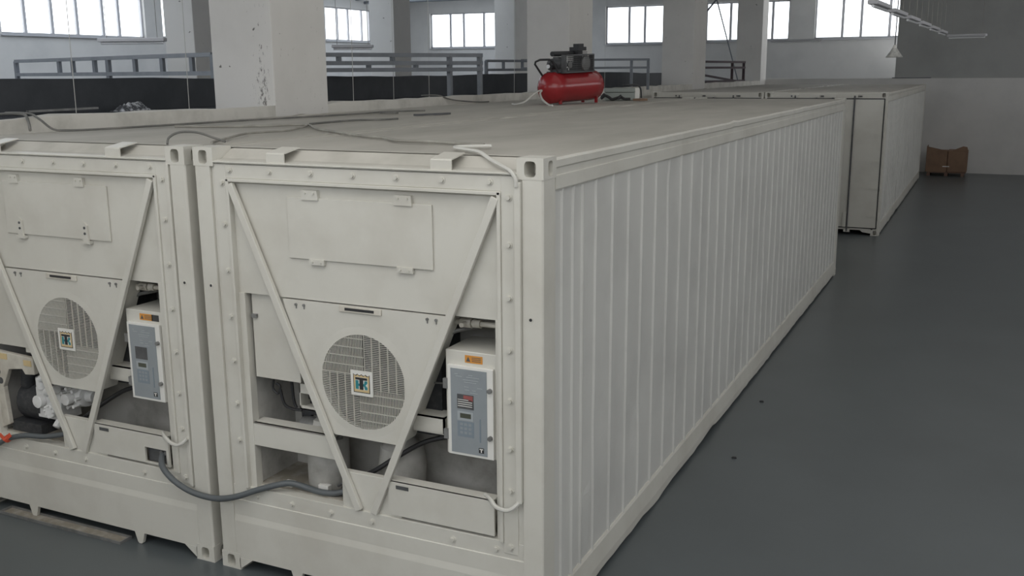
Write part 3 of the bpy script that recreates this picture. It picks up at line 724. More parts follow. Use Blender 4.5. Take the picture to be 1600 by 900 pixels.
    # ---- lower left machinery
    if variant == 'main':
        m = MB().box(-2.13, -1.475, 0.040, 0.065, 0.925, 1.085); m.box(-2.13, -1.475, 0.04, 0.16, 1.075, 1.085); m.build('cross_member', wm, root, bevel=0.003)
        m = MB(); m.box(-1.79, -1.60, 0.12, 0.135, 1.31, 1.375); m.box(-1.79, -1.60, 0.12, 0.26, 1.20, 1.208); m.box(-1.79, -1.783, 0.12, 0.26, 1.20, 1.50); m.box(-1.79, -1.60, 0.12, 0.135, 1.20, 1.225)
        m.build('wire_duct', wm, root)
        m = MB(); m.lathe((-1.70, 0.28, 0.636), (0, 0, 1), [(0, 0.135), (0.02, 0.142), (0.33, 0.142), (0.42, 0.135), (0.47, 0.10), (0.49, 0.03)], 24); m.build('receiver_tank', M['inner'], root, smooth=True)
        m = MB(); m.lathe((-1.86, 0.24, 1.03), (0.95, -0.1, 0.05), [(0, 0.05), (0.01, 0.075), (0.12, 0.08), (0.17, 0.06), (0.18, 0.02)], 20); m.build('pump_body', M['grey_metal'], root, smooth=True)
        m = MB(); m.cyl((-1.66, 0.20, 1.05), (-1.58, 0.17, 1.04), 0.035, 10); m.cyl((-1.62, 0.15, 1.0), (-1.62, 0.24, 1.12), 0.022, 8); m.cyl((-1.56, 0.2, 1.10), (-1.52, 0.16, 1.02), 0.025, 8); m.cyl((-1.60, 0.16, 1.11), (-1.54, 0.16, 1.13), 0.016, 8)
        m.build('valve_fitting', M['grey_metal'], root, smooth=True)
        m = MB()
        m.tube(smooth_path([(-2.02, 0.15, 1.36), (-2.03, 0.15, 1.30), (-1.99, 0.15, 1.27), (-1.97, 0.15, 1.32), (-2.0, 0.15, 1.34)]), 0.008, 6)
        m.tube(smooth_path([(-1.97, 0.15, 1.30), (-1.95, 0.16, 1.20), (-1.90, 0.18, 1.165), (-1.84, 0.2, 1.16)]), 0.010, 6)
        m.tube(smooth_path([(-1.93, 0.22, 1.40), (-1.92, 0.22, 1.22), (-1.90, 0.22, 1.16)]), 0.010, 6)
        m.build('capillary_pipe', M['black'], root, smooth=True)
        m = MB(); m.box(-1.88, -1.80, 0.24, 0.34, 1.09, 1.42); m.box(-1.80, -1.74, 0.20, 0.26, 1.24, 1.34); m.build('pipe_insulation', M['dark'], root, bevel=0.01)
        MB().box(-1.95, -1.88, 0.10, 0.15, 0.636, 0.67).build('mounting_clip', M['logo_white'], root, bevel=0.003)
        MB().box(-1.68, -1.60, 0.12, 0.16, 0.64, 0.69).build('mounting_clip', M['logo_white'], root, bevel=0.003)
        m = MB(); m.tube(smooth_path([(-1.55, 0.22, 0.65), (-1.50, 0.20, 0.70), (-1.45, 0.24, 0.73), (-1.42, 0.28, 0.69)]), 0.012, 6); m.tube(smooth_path([(-1.56, 0.18, 0.68), (-1.48, 0.16, 0.72), (-1.43, 0.18, 0.66)]), 0.010, 6); m.cyl((-1.46, 0.2, 0.64), (-1.46, 0.2, 0.71), 0.025, 8)
        m.build('drain_valve', M['darkgrey'], root, smooth=True)
        MB().lathe((-1.15, 0.33, 0.70), (0, 0, 1), [(0, 0.15), (0.15, 0.16), (0.28, 0.14), (0.36, 0.05)], 20).build('accumulator', M['inner'], root, smooth=True)
    else:
        # open compressor: white castings, dark motor, cast side frame
        m = MB()
        m.lathe((-1.80, 0.26, 0.93), (1, 0, 0), [(0, 0.05), (0.01, 0.10), (0.10, 0.115), (0.22, 0.115), (0.24, 0.095), (0.30, 0.09), (0.31, 0.03)], 18)
        m.box(-1.78, -1.52, 0.12, 0.30, 0.78, 1.02); m.cyl((-1.70, 0.13, 1.02), (-1.70, 0.13, 1.11), 0.052, 12); m.cyl((-1.60, 0.12, 0.86), (-1.60, 0.07, 0.86), 0.055, 12); m.cyl((-1.72, 0.12, 0.92), (-1.72, 0.07, 0.92), 0.05, 12)
        m.cyl((-1.64, 0.10, 1.0), (-1.52, 0.10, 1.04), 0.035, 10); m.cyl((-1.55, 0.12, 0.78), (-1.55, 0.08, 0.74), 0.03, 8); m.cyl((-1.69, 0.10, 1.10), (-1.63, 0.10, 1.12), 0.03, 8)
        for k in range(8): a = 2*PI*k/8; m.cyl((-1.60+0.045*math.cos(a), 0.075, 0.86+0.045*math.sin(a)), (-1.60+0.045*math.cos(a), 0.06, 0.86+0.045*math.sin(a)), 0.009, 6)
        m.build('compressor_head', M['plastic_white'], root, bevel=0.012, smooth=True)
        m = MB(); m.lathe((-1.50, 0.24, 0.97), (1, 0, 0), [(0, 0.04), (0.01, 0.085), (0.08, 0.095), (0.14, 0.085), (0.15, 0.05), (0.21, 0.045)], 16); m.cyl((-1.44, 0.15, 0.97), (-1.44, 0.09, 0.97), 0.045, 10)
        for k in range(7): a = 2*PI*k/7; m.cyl((-1.44+0.075*math.cos(a), 0.17, 0.97+0.075*math.sin(a)), (-1.44+0.075*math.cos(a), 0.12, 0.97+0.075*math.sin(a)), 0.014, 6)
        m.build('compressor_valve', M['plastic_white'], root, smooth=True)
        m = MB(); m.lathe((-2.02, 0.27, 0.86), (1, 0, 0), [(0, 0.13), (0.02, 0.16), (0.26, 0.16), (0.29, 0.12)], 20); m.box(-2.06, -1.74, 0.10, 0.42, 0.64, 0.72); m.cyl((-1.95, 0.2, 1.0), (-1.86, 0.16, 1.22), 0.06, 12)
        m.build('compressor_motor', M['dark'], root, smooth=True)
        m = MB(); m.prism([(-2.13, 1.29), (-1.70, 1.27), (-1.70, 1.14), (-1.80, 1.13), (-1.83, 1.17), (-1.98, 1.15), (-2.06, 1.0), (-2.04, 0.70), (-2.13, 0.66)], 'y', 0.06, 0.10)
        f = m.build('cast_frame', M['beige'], root, bevel=0.006)
        for (u, v) in ((-2.08, 1.05), (-2.10, 1.12)): MB().cyl((u, 0.056, v), (u, 0.062, v), 0.026, 16).build('frame_port', M['darkgrey'], f)
        for (u, v) in ((-1.76, 1.225), (-2.02, 1.25)): MB().box(u-0.04, u+0.04, 0.055, 0.062, v-0.022, v+0.022).build('frame_decal', M['logo_gold'], f)
        MB().box(-1.80, -1.58, 0.09, 0.12, 1.30, 1.37).build('wire_duct', wm, root)
    # ---- bolts round the frame
    b0 = None
    if variant == 'main':
        bt = [(-2.156, 2.757), (-1.843, 2.757), (-1.535, 2.757), (-1.234, 2.757), (-0.933, 2.757), (-0.628, 2.757), (-0.328, 2.757)]
        bl, br = -2.222, -0.213
    else:
        bt = [(-2.13, 2.757), (-1.82, 2.757), (-1.51, 2.757), (-1.205, 2.757), (-0.912, 2.757), (-0.617, 2.757), (-0.309, 2.757)]; bl, br = -2.222, -0.213
    pts = [(x, 0.012, z) for x, z in bt]
    for z in (2.675, 2.412, 2.11, 1.805, 1.507, 1.212, 0.955): pts += [(bl, 0.012, z), (br, 0.012, z)]
    for x in (-2.104, -1.819, -1.507, -1.191, -0.609, -0.314): pts.append((x, 0.016, 0.567))
    pts.append((-0.215, 0.012, 0.60))
    for p in pts:
        if b0 is None: b0 = bolt_proto(root, *p)
        else: c = b0.copy(); COL.objects.link(c); c.parent = root; c.location = p
    for x in (-0.078, -2.365):
        m = MB(); m.lathe((x, 0.006, 2.0), (0, -1, 0), [(0, 0.018), (0.006, 0.017), (0.0065, 0.010), (0.002, 0.009)], 12); m.mi = 1; m.cyl((x, 0.003, 2.0), (x, -0.0012, 2.0), 0.009, 10)
        m.build('plug_hole', [wm, M['black']], root)
    MB().box(-W+0.13, -0.13, LEN-0.06, LEN-0.02, 0.1, 2.80).build('rear_wall', wm, root)

GRP = 'white refrigerated containers in the hall'
c1 = thing('shipping_container', 'large white refrigerated container nearest the open aisle, its ribbed side fully in view', 'container', (0, 0, 0), GRP, world=False)
reefer(c1, 'main', 0.0)
c2 = thing('shipping_container', 'white refrigerated container against the column wall, machinery bay open to a bare white compressor', 'container', (-2.512, 0, 0), GRP, world=False)
reefer(c2, 'left', -0.035)

def door_container(root):
    wm = M['white']; shell(root, wm, M['white_side'], M['roof'], 61)
    MB().box(-W+0.155, -0.155, 0.004, 0.12, 2.765, 2.886).build('door_header', wm, root, bevel=0.004)
    MB().prism([(-W+0.155, 0.15), (-W+0.155, 0.04), (-W+0.3, 0.06), (-W+0.35, 0.10), (-0.37, 0.10), (-0.32, 0.06), (-0.155, 0.04), (-0.155, 0.15)], 'y', 0.004, 0.12).build('door_sill', wm, root)
    for sg in (1, -1):
        X = lambda a: -a if sg > 0 else -W+a
        d = MB().box(*sorted((X(0.07), X(1.205))), -0.012, 0.05, 0.155, 2.758).build('door', wm, root, bevel=0.004)
        g = MB()
        for a, b, z0, z1 in ((0.05, 0.072, 0.14, 2.775), (1.200, 1.217, 0.14, 2.775), (0.05, 1.217, 2.756, 2.777), (0.05, 1.217, 0.14, 0.158)):
            g.box(*sorted((X(a), X(b))), -0.016, 0.04, z0, z1)
        g.build('gasket', M['gasket'], d)
        for z in (2.61, 2.06, 1.51, 0.97, 0.40):
            h = MB(); h.box(*sorted((X(0.074), X(0.235))), -0.026, -0.011, z-0.022, z+0.022); h.cyl((X(0.034), -0.012, z-0.045), (X(0.034), -0.012, z+0.045), 0.013, 10)
            h.build('hinge', wm, d)
        for a in (0.632, 1.06):
            r = MB(); r.cyl((X(a), -0.035, 0.07), (X(a), -0.035, 2.785 if a > 1 else 2.83), 0.017, 10)
            q = r.build('lock_rod', M['darkgrey'], d, smooth=True)
            for z in (0.42, 1.1, 1.75, 2.45): MB().box(X(a)-0.045, X(a)+0.045, -0.03, -0.012, z-0.015, z+0.015).build('rod_bracket', wm, q)
            k = MB(); k.box(X(a)-0.06, X(a)+0.06, -0.04, 0.01, 0.055, 0.12); k.box(X(a)-0.06, X(a)+0.06, -0.04, 0.01, 2.79, 2.85); k.box(X(a)-0.085, X(a)-0.02, -0.06, -0.012, 0.16, 0.46)
            k.build('cam_keeper', wm, q)
    MB().box(-W+0.13, -0.13, LEN-0.06, LEN-0.02, 0.1, 2.80).build('rear_wall', wm, root)
    for x in (-1.9, -1.3, -0.62, -0.55): MB().box(x, x+0.06, -0.02, 0.02, 2.80, 2.83).build('header_stop', M['darkgrey'], root)
c3 = thing('shipping_container', 'far white container with a gasketed door end, standing beyond the nearest container beside the aisle', 'container', (0.2486, 16.5787, 0), GRP, world=False)
door_container(c3)
c4 = copy_tree(c3); c4.location = (0.2486-2.46, 16.5787, 0)
c4['label'] = 'far white container beside the column wall, only its roof edge visible behind the near ones'
# ------------------------------------------------------------------ things on the container roofs
RZ = 2.896
def cable(name, label, pts, r, m, cat='cable', group=None, k=6):
    o = MB().tube(smooth_path(pts, k), r, 8).build(name, m, smooth=True)
    return tag(o, label, cat, group)
G = 'cables trailing over the container roofs'
cable('power_cable', 'dark cable dropping from the gallery edge and running along the container roof by the wall',
      [(-5.6, 1.15, 3.03), (-5.25, 1.10, 3.03), (-4.98, 0.98, 2.99), (-4.80, 0.95, 2.915), (-4.68, 1.0, RZ+0.008), (-4.60, 1.3, RZ+0.006), (-4.50, 2.3, RZ+0.006), (-4.44, 3.1, RZ+0.006), (-4.30, 3.9, RZ+0.006), (-4.25, 4.6, RZ+0.006), (-4.25, 5.2, RZ+0.006), (-4.0, 5.6, RZ+0.006)], 0.0095, M['cable_dark'], group=G)
cable('power_cable', 'short dark cable end hanging over the gallery edge at the left',
      [(-5.5, 1.02, 3.025), (-5.2, 1.0, 3.03), (-5.02, 0.9, 2.98), (-4.86, 0.78, 2.915)], 0.012, M['cable_dark'], group=G)
cable('power_cable', 'dusty grey cable meandering across the near roof from the column to the front edge',
      [(-4.30, 1.8, RZ+0.006), (-3.9, 1.9, RZ+0.006), (-3.64, 2.08, RZ+0.006), (-3.5, 2.28, RZ+0.006), (-3.336, 2.40, RZ+0.006), (-3.0, 2.05, RZ+0.006), (-2.8, 1.85, RZ+0.006), (-2.25, 1.42, RZ+0.006), (-1.95, 1.22, RZ+0.006), (-1.69, 1.08, RZ+0.006), (-1.45, 0.88, RZ+0.006), (-1.2, 0.86, RZ+0.006), (-0.95, 0.78, RZ+0.006), (-0.72, 0.72, RZ+0.006)], 0.011, M['cable_dusty'], group=G)
cable('power_cable', 'thin cable leading away from the cable crossing towards the column',
      [(-3.32, 2.42, RZ+0.012), (-3.42, 2.9, RZ+0.006), (-3.40, 3.25, RZ+0.006), (-3.22, 3.45, RZ+0.006), (-3.17, 3.65, RZ+0.006)], 0.010, M['cable_dark'], group=G)
cable('power_cable', 'dusty cable on the roof curling back to the front corner of the two near containers',
      [(-2.50, 0.25, RZ+0.010), (-2.62, 0.45, RZ+0.006), (-2.98, 1.15, RZ+0.006), (-2.97, 1.43, RZ+0.006), (-2.95, 1.65, RZ+0.006), (-3.2, 2.2, RZ+0.006), (-3.34, 2.39, RZ+0.006)], 0.009, M['cable_dusty'], group=G)
cable('power_cable', 'white cable crossing the roof corner and dropping into the jamb channel',
      [(-0.62, 0.62, RZ+0.008), (-0.78, 0.50, RZ+0.008), (-0.76, 0.42, RZ+0.008), (-0.63, 0.31, RZ+0.008), (-0.48, 0.19, RZ+0.006), (-0.36, 0.10, 2.868), (-0.25, 0.03, 2.84), (-0.185, -0.015, 2.82), (-0.155, -0.022, 2.78), (-0.150, -0.022, 2.74)], 0.0115, M['cable_white'], group=G)
cable('power_cable', 'dark loop of cable arching over the front corner of the container by the columns',
      [(-2.74, 0.10, 2.90), (-2.76, 0.14, 2.94), (-2.74, 0.22, 2.97), (-2.66, 0.30, 2.965), (-2.56, 0.34, 2.93), (-2.48, 0.36, 2.905)], 0.008, M['cable_dark'], group=G)
tag(MB().prism([(-3.50, 4.50), (-3.47, 4.56), (-3.42, 4.75), (-3.34, 4.98), (-3.30, 4.97), (-3.38, 4.72), (-3.44, 4.52)], 'z', RZ-0.006, RZ+0.014).build('rubber_strip', M['darkgrey']), 'dark rubber strip lying on the roof beside the column', 'strip')
tag(MB().box(-4.20, -3.98, 4.92, 4.97, RZ-0.008, RZ+0.02).build('wood_offcut', M['cable_dark']), 'small dark offcut on the roof at the foot of the near column', 'offcut')

# power cable between the two machinery ends
pc = MB().tube(smooth_path([(-2.965, 0.06, 0.725), (-2.93, 0.0, 0.705), (-2.87, -0.05, 0.665), (-2.76, -0.07, 0.60), (-2.63, -0.07, 0.55), (-2.50, -0.06, 0.527), (-2.37, -0.05, 0.530), (-2.22, -0.05, 0.575), (-2.08, -0.02, 0.632), (-1.95, 0.02, 0.675), (-1.86, 0.06, 0.690), (-1.76, 0.09, 0.668), (-1.64, 0.09, 0.656), (-1.53, 0.11, 0.660), (-1.42, 0.16, 0.69), (-1.30, 0.22, 0.70)]), 0.021, 10).build('power_cable', M['cable'], smooth=True)
tag(pc, 'thick grey power cable slung from a socket across the gap into the next machinery bay', 'cable')
tc_ = thing('power_cable', 'thick cable tied with a red-orange ribbon below the bare white compressor', 'cable', (-4.4, 0, 0.62))
wpart(MB().tube(smooth_path([(-4.75, -0.05, 0.55), (-4.60, -0.04, 0.56), (-4.47, -0.03, 0.625), (-4.30, -0.01, 0.67), (-4.14, 0.02, 0.675), (-4.0, 0.05, 0.70), (-3.90, 0.10, 0.72)]), 0.020, 10), 'cable_sheath', M['cable'], tc_, smooth=True)
m = MB(); m.cyl((-4.485, -0.032, 0.615), (-4.455, -0.028, 0.637), 0.028, 10); m.prism([(-4.46, 0.64), (-4.42, 0.685), (-4.40, 0.66), (-4.44, 0.63)], 'y', -0.055, -0.048); m.prism([(-4.47, 0.63), (-4.52, 0.67), (-4.54, 0.65), (-4.49, 0.61)], 'y', -0.055, -0.048)
wpart(m, 'ribbon_tag', M['orange_tag'], tc_)

# ---- red air compressor
A = Vector((-3.54, 8.30, 3.118)); B = Vector((-3.28, 9.30, 3.150))
ax = (B-A).normalized(); la = Vector((ax.y, -ax.x, 0)).normalized(); ua = la.cross(ax); L0 = (B-A).length
def P(u, v, z): return A + ax*u + la*v + Vector((0, 0, 1))*(z)
comp = thing('air_compressor', 'red air compressor with black pump and belt guard on the roof by the gallery edge', 'compressor', (-3.41, 8.8, RZ))
r0 = 0.218
prof = [(-0.115, 0.0), (-0.11, 0.05), (-0.095, 0.10), (-0.065, 0.155), (-0.03, 0.195), (0.0, r0)] + [(L0*k/6, r0) for k in range(1, 7)] + [(L0+0.03, 0.195), (L0+0.065, 0.155), (L0+0.095, 0.10), (L0+0.11, 0.05), (L0+0.115, 0.0)]
wpart(MB().lathe(A, ax, prof, 32), 'tank', M['red'], comp, smooth=True)
for u in (0.10, L0-0.06):
    for v in (-0.12, 0.12):
        b = P(u, v, -0.12); wpart(MB().bar((b.x, b.y, b.z-0.02), (b.x+0.01*v, b.y, RZ-0.002), 0.04, 0.03), 'leg', M['red'], comp)
def obox(m, u0, u1, v0, v1, z0, z1):
    vs = [P(u, v, z) for z in (z0, z1) for u, v in ((u0, v0), (u1, v0), (u1, v1), (u0, v1))]
    m.add(vs, [(0, 1, 2, 3), (7, 6, 5, 4), (0, 4, 5, 1), (1, 5, 6, 2), (2, 6, 7, 3), (3, 7, 4, 0)]); return m
wpart(obox(MB(), 0.10, 0.92, -0.13, 0.13, 0.205, 0.225), 'base_plate', M['darkgrey'], comp)
h = MB(); h.tube([P(-0.02, -0.10, 0.16), P(-0.20, -0.10, 0.335), P(-0.21, -0.08, 0.37), P(-0.15, -0.05, 0.395), P(-0.08, 0.06, 0.395), P(-0.05, 0.10, 0.375), P(0.06, 0.11, 0.21)], 0.015, 8)
wpart(h, 'handle', M['black'], comp, smooth=True)
mo = MB(); mo.lathe(P(0.26, -0.20, 0.315), la, [(0, 0.05), (0.01, 0.08), (0.05, 0.09), (0.22, 0.09), (0.26, 0.08), (0.27, 0.03), (0.34, 0.018)], 20)
obox(mo, 0.20, 0.36, -0.12, 0.06, 0.22, 0.26); obox(mo, 0.21, 0.31, -0.10, 0.0, 0.39, 0.425)
wpart(mo, 'motor', M['darkgrey'], comp, smooth=True)
pu = MB(); obox(pu, 0.60, 0.80, -0.10, 0.05, 0.22, 0.34)
for k in range(6): obox(pu, 0.585, 0.815, -0.115, 0.065, 0.35+0.025*k, 0.36+0.025*k)
pu.cyl(P(0.70, -0.02, 0.33), P(0.70, -0.02, 0.52), 0.07, 14); obox(pu, 0.60, 0.80, -0.10, 0.06, 0.50, 0.555); obox(pu, 0.64, 0.76, -0.06, 0.04, 0.555, 0.60)
wpart(pu, 'pump', M['black'], comp)
wpart(MB().cyl(P(0.64, -0.06, 0.465), P(0.10, -0.03, 0.468), 0.036, 14), 'air_filter', M['black'], comp, smooth=True)
pr_ = MB(); pr_.cyl(P(-0.02, 0.02, 0.30), P(0.10, 0.02, 0.30), 0.045, 10); pr_.cyl(P(0.02, 0.02, 0.20), P(0.02, 0.02, 0.36), 0.018, 8); pr_.cyl(P(-0.02, 0.06, 0.35), P(-0.035, 0.08, 0.35), 0.035, 14)
wpart(pr_, 'pressure_switch', M['black'], comp, smooth=True)
wpart(MB().cyl(P(-0.075, 0.04, 0.30), P(-0.085, 0.04, 0.30), 0.028, 14), 'gauge', M['tube'], comp)
gd = MB(); v0, v1 = 0.12, 0.20
for v in (v0, v1):
    for u0, u1, z0, z1 in ((0.12, 0.80, 0.435, 0.45), (0.12, 0.80, 0.20, 0.215), (0.12, 0.135, 0.20, 0.45), (0.785, 0.80, 0.20, 0.45)): obox(gd, u0, u1, v-0.004, v+0.004, z0, z1)
    for k in range(20): obox(gd, -0.10+0.235+0.0335*k, -0.10+0.2385+0.0335*k, v-0.002, v+0.002, 0.21, 0.44)
    for k in range(7): obox(gd, -0.10+0.23, -0.10+0.89, v-0.002, v+0.002, 0.235+0.030*k, 0.2380+0.030*k)
obox(gd, -0.10+0.22, -0.10+0.90, v0, v1, 0.448, 0.454); obox(gd, -0.10+0.22, -0.10+0.226, v0, v1, 0.20, 0.45); obox(gd, -0.10+0.894, -0.10+0.90, v0, v1, 0.20, 0.45)
wpart(gd, 'belt_guard', M['darkgrey'], comp)
wpart(MB().lathe(P(0.64, 0.145, 0.325), la, [(0, 0.08), (0.008, 0.105), (0.03, 0.105), (0.038, 0.08)], 24), 'pulley', M['grey_metal'], comp, smooth=True)
wpart(MB().lathe(P(0.26, 0.145, 0.315), la, [(0, 0.04), (0.03, 0.05), (0.038, 0.04)], 16), 'pulley', M['grey_metal'], comp, smooth=True)
cable('air_hose', 'pale air hose draped down from the near end of the red compressor', [(-3.98, 8.0, RZ+0.01), (-3.80, 7.75, RZ+0.012), (-3.66, 7.75, 2.95), (-3.62, 8.0, 3.06), (-3.585, 8.13, 3.09), (-3.55, 8.0, 3.05), (-3.40, 7.75, 2.97), (-3.24, 7.60, RZ+0.012), (-3.16, 7.52, RZ+0.01)], 0.013, M['cable_white'], cat='hose')

case = thing('metal_case', 'grey-green metal case lying beside the red compressor', 'case', (-3.2, 10.45, RZ))
dv = Vector((0.40, 0.17, 0)).normalized(); dn = Vector((-dv.y, dv.x, 0))
def cbox(m, o, a0, a1, b0, b1, z0, z1):
    vs = [Vector(o)+dv*a+dn*b+Vector((0, 0, z)) for z in (z0, z1) for a, b in ((a0, b0), (a1, b0), (a1, b1), (a0, b1))]
    m.add(vs, [(3, 2, 1, 0), (4, 5, 6, 7), (0, 1, 5, 4), (1, 2, 6, 5), (2, 3, 7, 6), (3, 0, 4, 7)]); return m
CO = (-3.42, 10.25, RZ-0.002)
wpart(cbox(MB(), CO, 0, 0.47, 0, 0.28, 0, 0.12), 'case_body', M['case'], case, bevel=0.008)
wpart(cbox(MB(), CO, -0.002, 0.472, -0.003, 0.282, 0.124, 0.19), 'case_lid', M['case'], case, bevel=0.008)
wpart(cbox(MB(), CO, 0.474, 0.545, 0.04, 0.10, 0, 0.19), 'end_bracket', M['logo_white'], case, bevel=0.003)
hs = MB().tube(smooth_path([(-3.42, 10.06, RZ+0.03), (-3.36, 10.08, RZ+0.075), (-3.30, 10.10, RZ+0.05), (-3.25, 10.10, RZ+0.02), (-3.19, 10.13, RZ+0.035), (-3.13, 10.16, RZ+0.05), (-3.06, 10.17, RZ+0.02)]), 0.022, 8)
hs.cyl((-3.40, 10.05, RZ+0.05), (-3.35, 10.06, RZ+0.10), 0.03, 10); hs.cyl((-3.16, 10.12, RZ+0.03), (-3.11, 10.15, RZ+0.075), 0.026, 10); hs.cyl((-3.06, 10.17, RZ+0.024), (-2.98, 10.2, RZ+0.024), 0.022, 10)
tag(hs.build('hose_fitting', M['black'], smooth=True), 'black hose with fittings lying in front of the grey-green case', 'hose')
tag(MB().prism([(-2.94, 10.20), (-2.80, 10.14), (-2.74, 10.32), (-2.82, 10.40), (-2.92, 10.36)], 'z', RZ-0.004, RZ+0.03).build('scrap', M['card']), 'flat brown scrap lying at the right end of the grey-green case', 'scrap')
cable('power_cable', 'dark lead hanging over the gallery edge behind the grey-green case', [(-5.45, 16.9, 3.03), (-5.15, 16.95, 3.04), (-5.06, 17.0, 2.97), (-5.05, 17.05, 2.80), (-5.05, 17.05, 2.55)], 0.02, M['darkgrey'], group=None)
cable('power_cable', 'thin dark cable looping over the gallery edge between the two nearest columns', [(-5.4, 7.9, 3.02), (-5.15, 7.95, 3.02), (-5.04, 8.2, 2.95), (-4.9, 8.7, RZ+0.01), (-4.8, 8.9, RZ+0.01)], 0.010, M['cable_dark'])

# ---- on the hall floor
pan = thing('drain_tray', 'long shallow dusty metal tray on the floor below the left container', 'tray', (-3.97, -0.02, 0))
wpart(MB().box(-4.60, -3.34, -0.07, 0.03, 0.001, 0.006), 'tray_base', M['dirt'], pan)
m = MB(); m.box(-4.60, -3.34, -0.078, -0.068, 0.001, 0.022); m.box(-4.60, -3.34, 0.028, 0.038, 0.001, 0.022); m.box(-4.61, -4.60, -0.078, 0.038, 0.001, 0.022); m.box(-3.34, -3.33, -0.078, 0.038, 0.001, 0.022)
wpart(m, 'tray_rim', M['grey_metal'], pan)
for x, y, lb in ((0.244, 5.057, 'tiny dark scrap on the open floor nearer the far container'), (0.341, 3.418, 'tiny dark scrap on the open floor beside the bottom rail')):
    tag(MB().prism([(x-0.02, y-0.012), (x+0.022, y-0.006), (x+0.012, y+0.016), (x-0.014, y+0.012)], 'z', 0.0, 0.012).build('scrap', M['black']), lb, 'scrap', 'scraps on the aisle floor')
pal = thing('pallet', 'low wooden pallet under the brown carton by the back wall', 'pallet', (0.98, 30.1, 0))
m = MB()
for k in range(5): m.box(0.42, 1.55, 29.72+0.19*k, 29.83+0.19*k, 0.10, 0.122)
wpart(m, 'deck', M['wood'], pal)
for x in (0.46, 0.98, 1.46): wpart(MB().box(x-0.05, x+0.05, 29.72, 30.6, 0.0, 0.10), 'bearer', M['wood'], pal)
ct = thing('carton', 'brown cardboard carton with bent open flaps on a pallet by the back wall', 'carton', (0.98, 30.1, 0.122))
m = MB(); m.box(0.36, 0.98, 29.75, 30.55, 0.123, 0.78); wpart(m, 'carton_body', M['card'], ct, bevel=0.01)
m = MB(); m.box(0.99, 1.57, 29.80, 30.55, 0.123, 0.80); wpart(m, 'carton_body', M['card'], ct, bevel=0.02)
m = MB(); m.prism([(0.36, 0.78), (0.98, 0.76), (0.98, 0.80), (0.70, 0.86), (0.37, 0.93)], 'y', 29.75, 29.765); wpart(m, 'flap', M['card'], ct)
m = MB(); m.prism([(1.10, 0.79), (1.57, 0.80), (1.54, 0.93), (1.42, 0.95), (1.2, 0.85)], 'y', 29.80, 29.815); wpart(m, 'flap', M['card'], ct)
m = MB(); m.prism([(0.36, 0.78), (0.36, 0.93), (0.375, 0.93), (0.375, 0.78)], 'y', 29.76, 30.5); wpart(m, 'flap', M['card'], ct)
wpart(MB().box(0.86, 1.06, 29.742, 29.752, 0.29, 0.32), 'tape', M['logo_white'], ct)

# ------------------------------------------------------------------ gallery railings
def railing(label, pts, posts, zr, m, w=0.07, mid_posts=()):
    """rails at heights zr through pts (x,y); posts: fractions with full height, mid_posts: short struts between two rails"""
    root = thing('railing', label, 'railing', (pts[0][0], pts[0][1], 2.935), 'railings on the gallery')
    for i, z in enumerate(zr):
        t = MB()
        for a, b in zip(pts[:-1], pts[1:]): t.bar((a[0], a[1], z), (b[0], b[1], z), w, w*0.8, (0, 0, 1))
        wpart(t, 'top_rail' if i == 0 else 'mid_rail', m, root)
    def at(f):
        n = len(pts)-1; k = min(int(f*n), n-1); q = f*n-k
        return pts[k][0]+(pts[k+1][0]-pts[k][0])*q, pts[k][1]+(pts[k+1][1]-pts[k][1])*q
    for f in posts:
        x, y = at(f); wpart(MB().box(x-w*0.45, x+w*0.45, y-w*0.45, y+w*0.45, 2.93, zr[0]), 'post', m, root)
    for f, a, b in mid_posts:
        x, y = at(f); wpart(MB().box(x-w*0.4, x+w*0.4, y-w*0.4, y+w*0.4, b, a), 'strut', m, root)
    return root
railing('grey two-rail railing beyond the black low wall under the long left window', [(-20.9, 13.56), (-11.03, 9.89)], (0.0, 0.55, 1.0), (3.70, 3.36), M['rail'], 0.10, ((0.28, 3.70, 3.36), (0.36, 3.70, 3.36), (0.48, 3.70, 3.36), (0.68, 3.70, 3.36), (0.80, 3.70, 3.36), (0.92, 3.70, 3.36)))
railing('wide grey three-rail railing on the gallery edge between the two nearest columns', [(-7.4, 6.3), (-5.35, 9.75)], (0.85, 0.99), (3.61, 3.49, 3.39), M['rail'], 0.075, ((0.1, 3.61, 3.49), (0.38, 3.61, 3.49), (0.60, 3.61, 3.49), (0.2, 3.49, 3.39), (0.5, 3.49, 3.39), (0.7, 3.49, 3.39)))
railing('grey railing seen between the far pillar and the column behind the red compressor', [(-9.9, 18.9), (-9.3, 20.6)], (0.0, 1.0), (3.63, 3.40), M['rail'], 0.08, ((0.35, 3.63, 3.40), (0.75, 3.63, 3.40)))
railing('grey railing with twin posts right of the red compressor', [(-7.6, 16.1), (-4.95, 17.3)], (0.86, 0.99), (3.60, 3.42), M['rail'], 0.06, ((0.3, 3.60, 3.42), (0.45, 3.60, 3.42)))
hr = railing('maroon railing with a sloping rail on the gallery behind the third column', [(-6.32, 24.2), (-5.5, 29.4)], (0.80, 0.99), (3.61, 3.43, 3.0), M['rail_brown'], 0.085)
wpart(MB().bar((-6.12, 25.6, 3.25), (-5.62, 28.7, 3.0), 0.07, 0.06, (0, 0, 1)), 'sloping_rail', M['rail_brown'], hr)

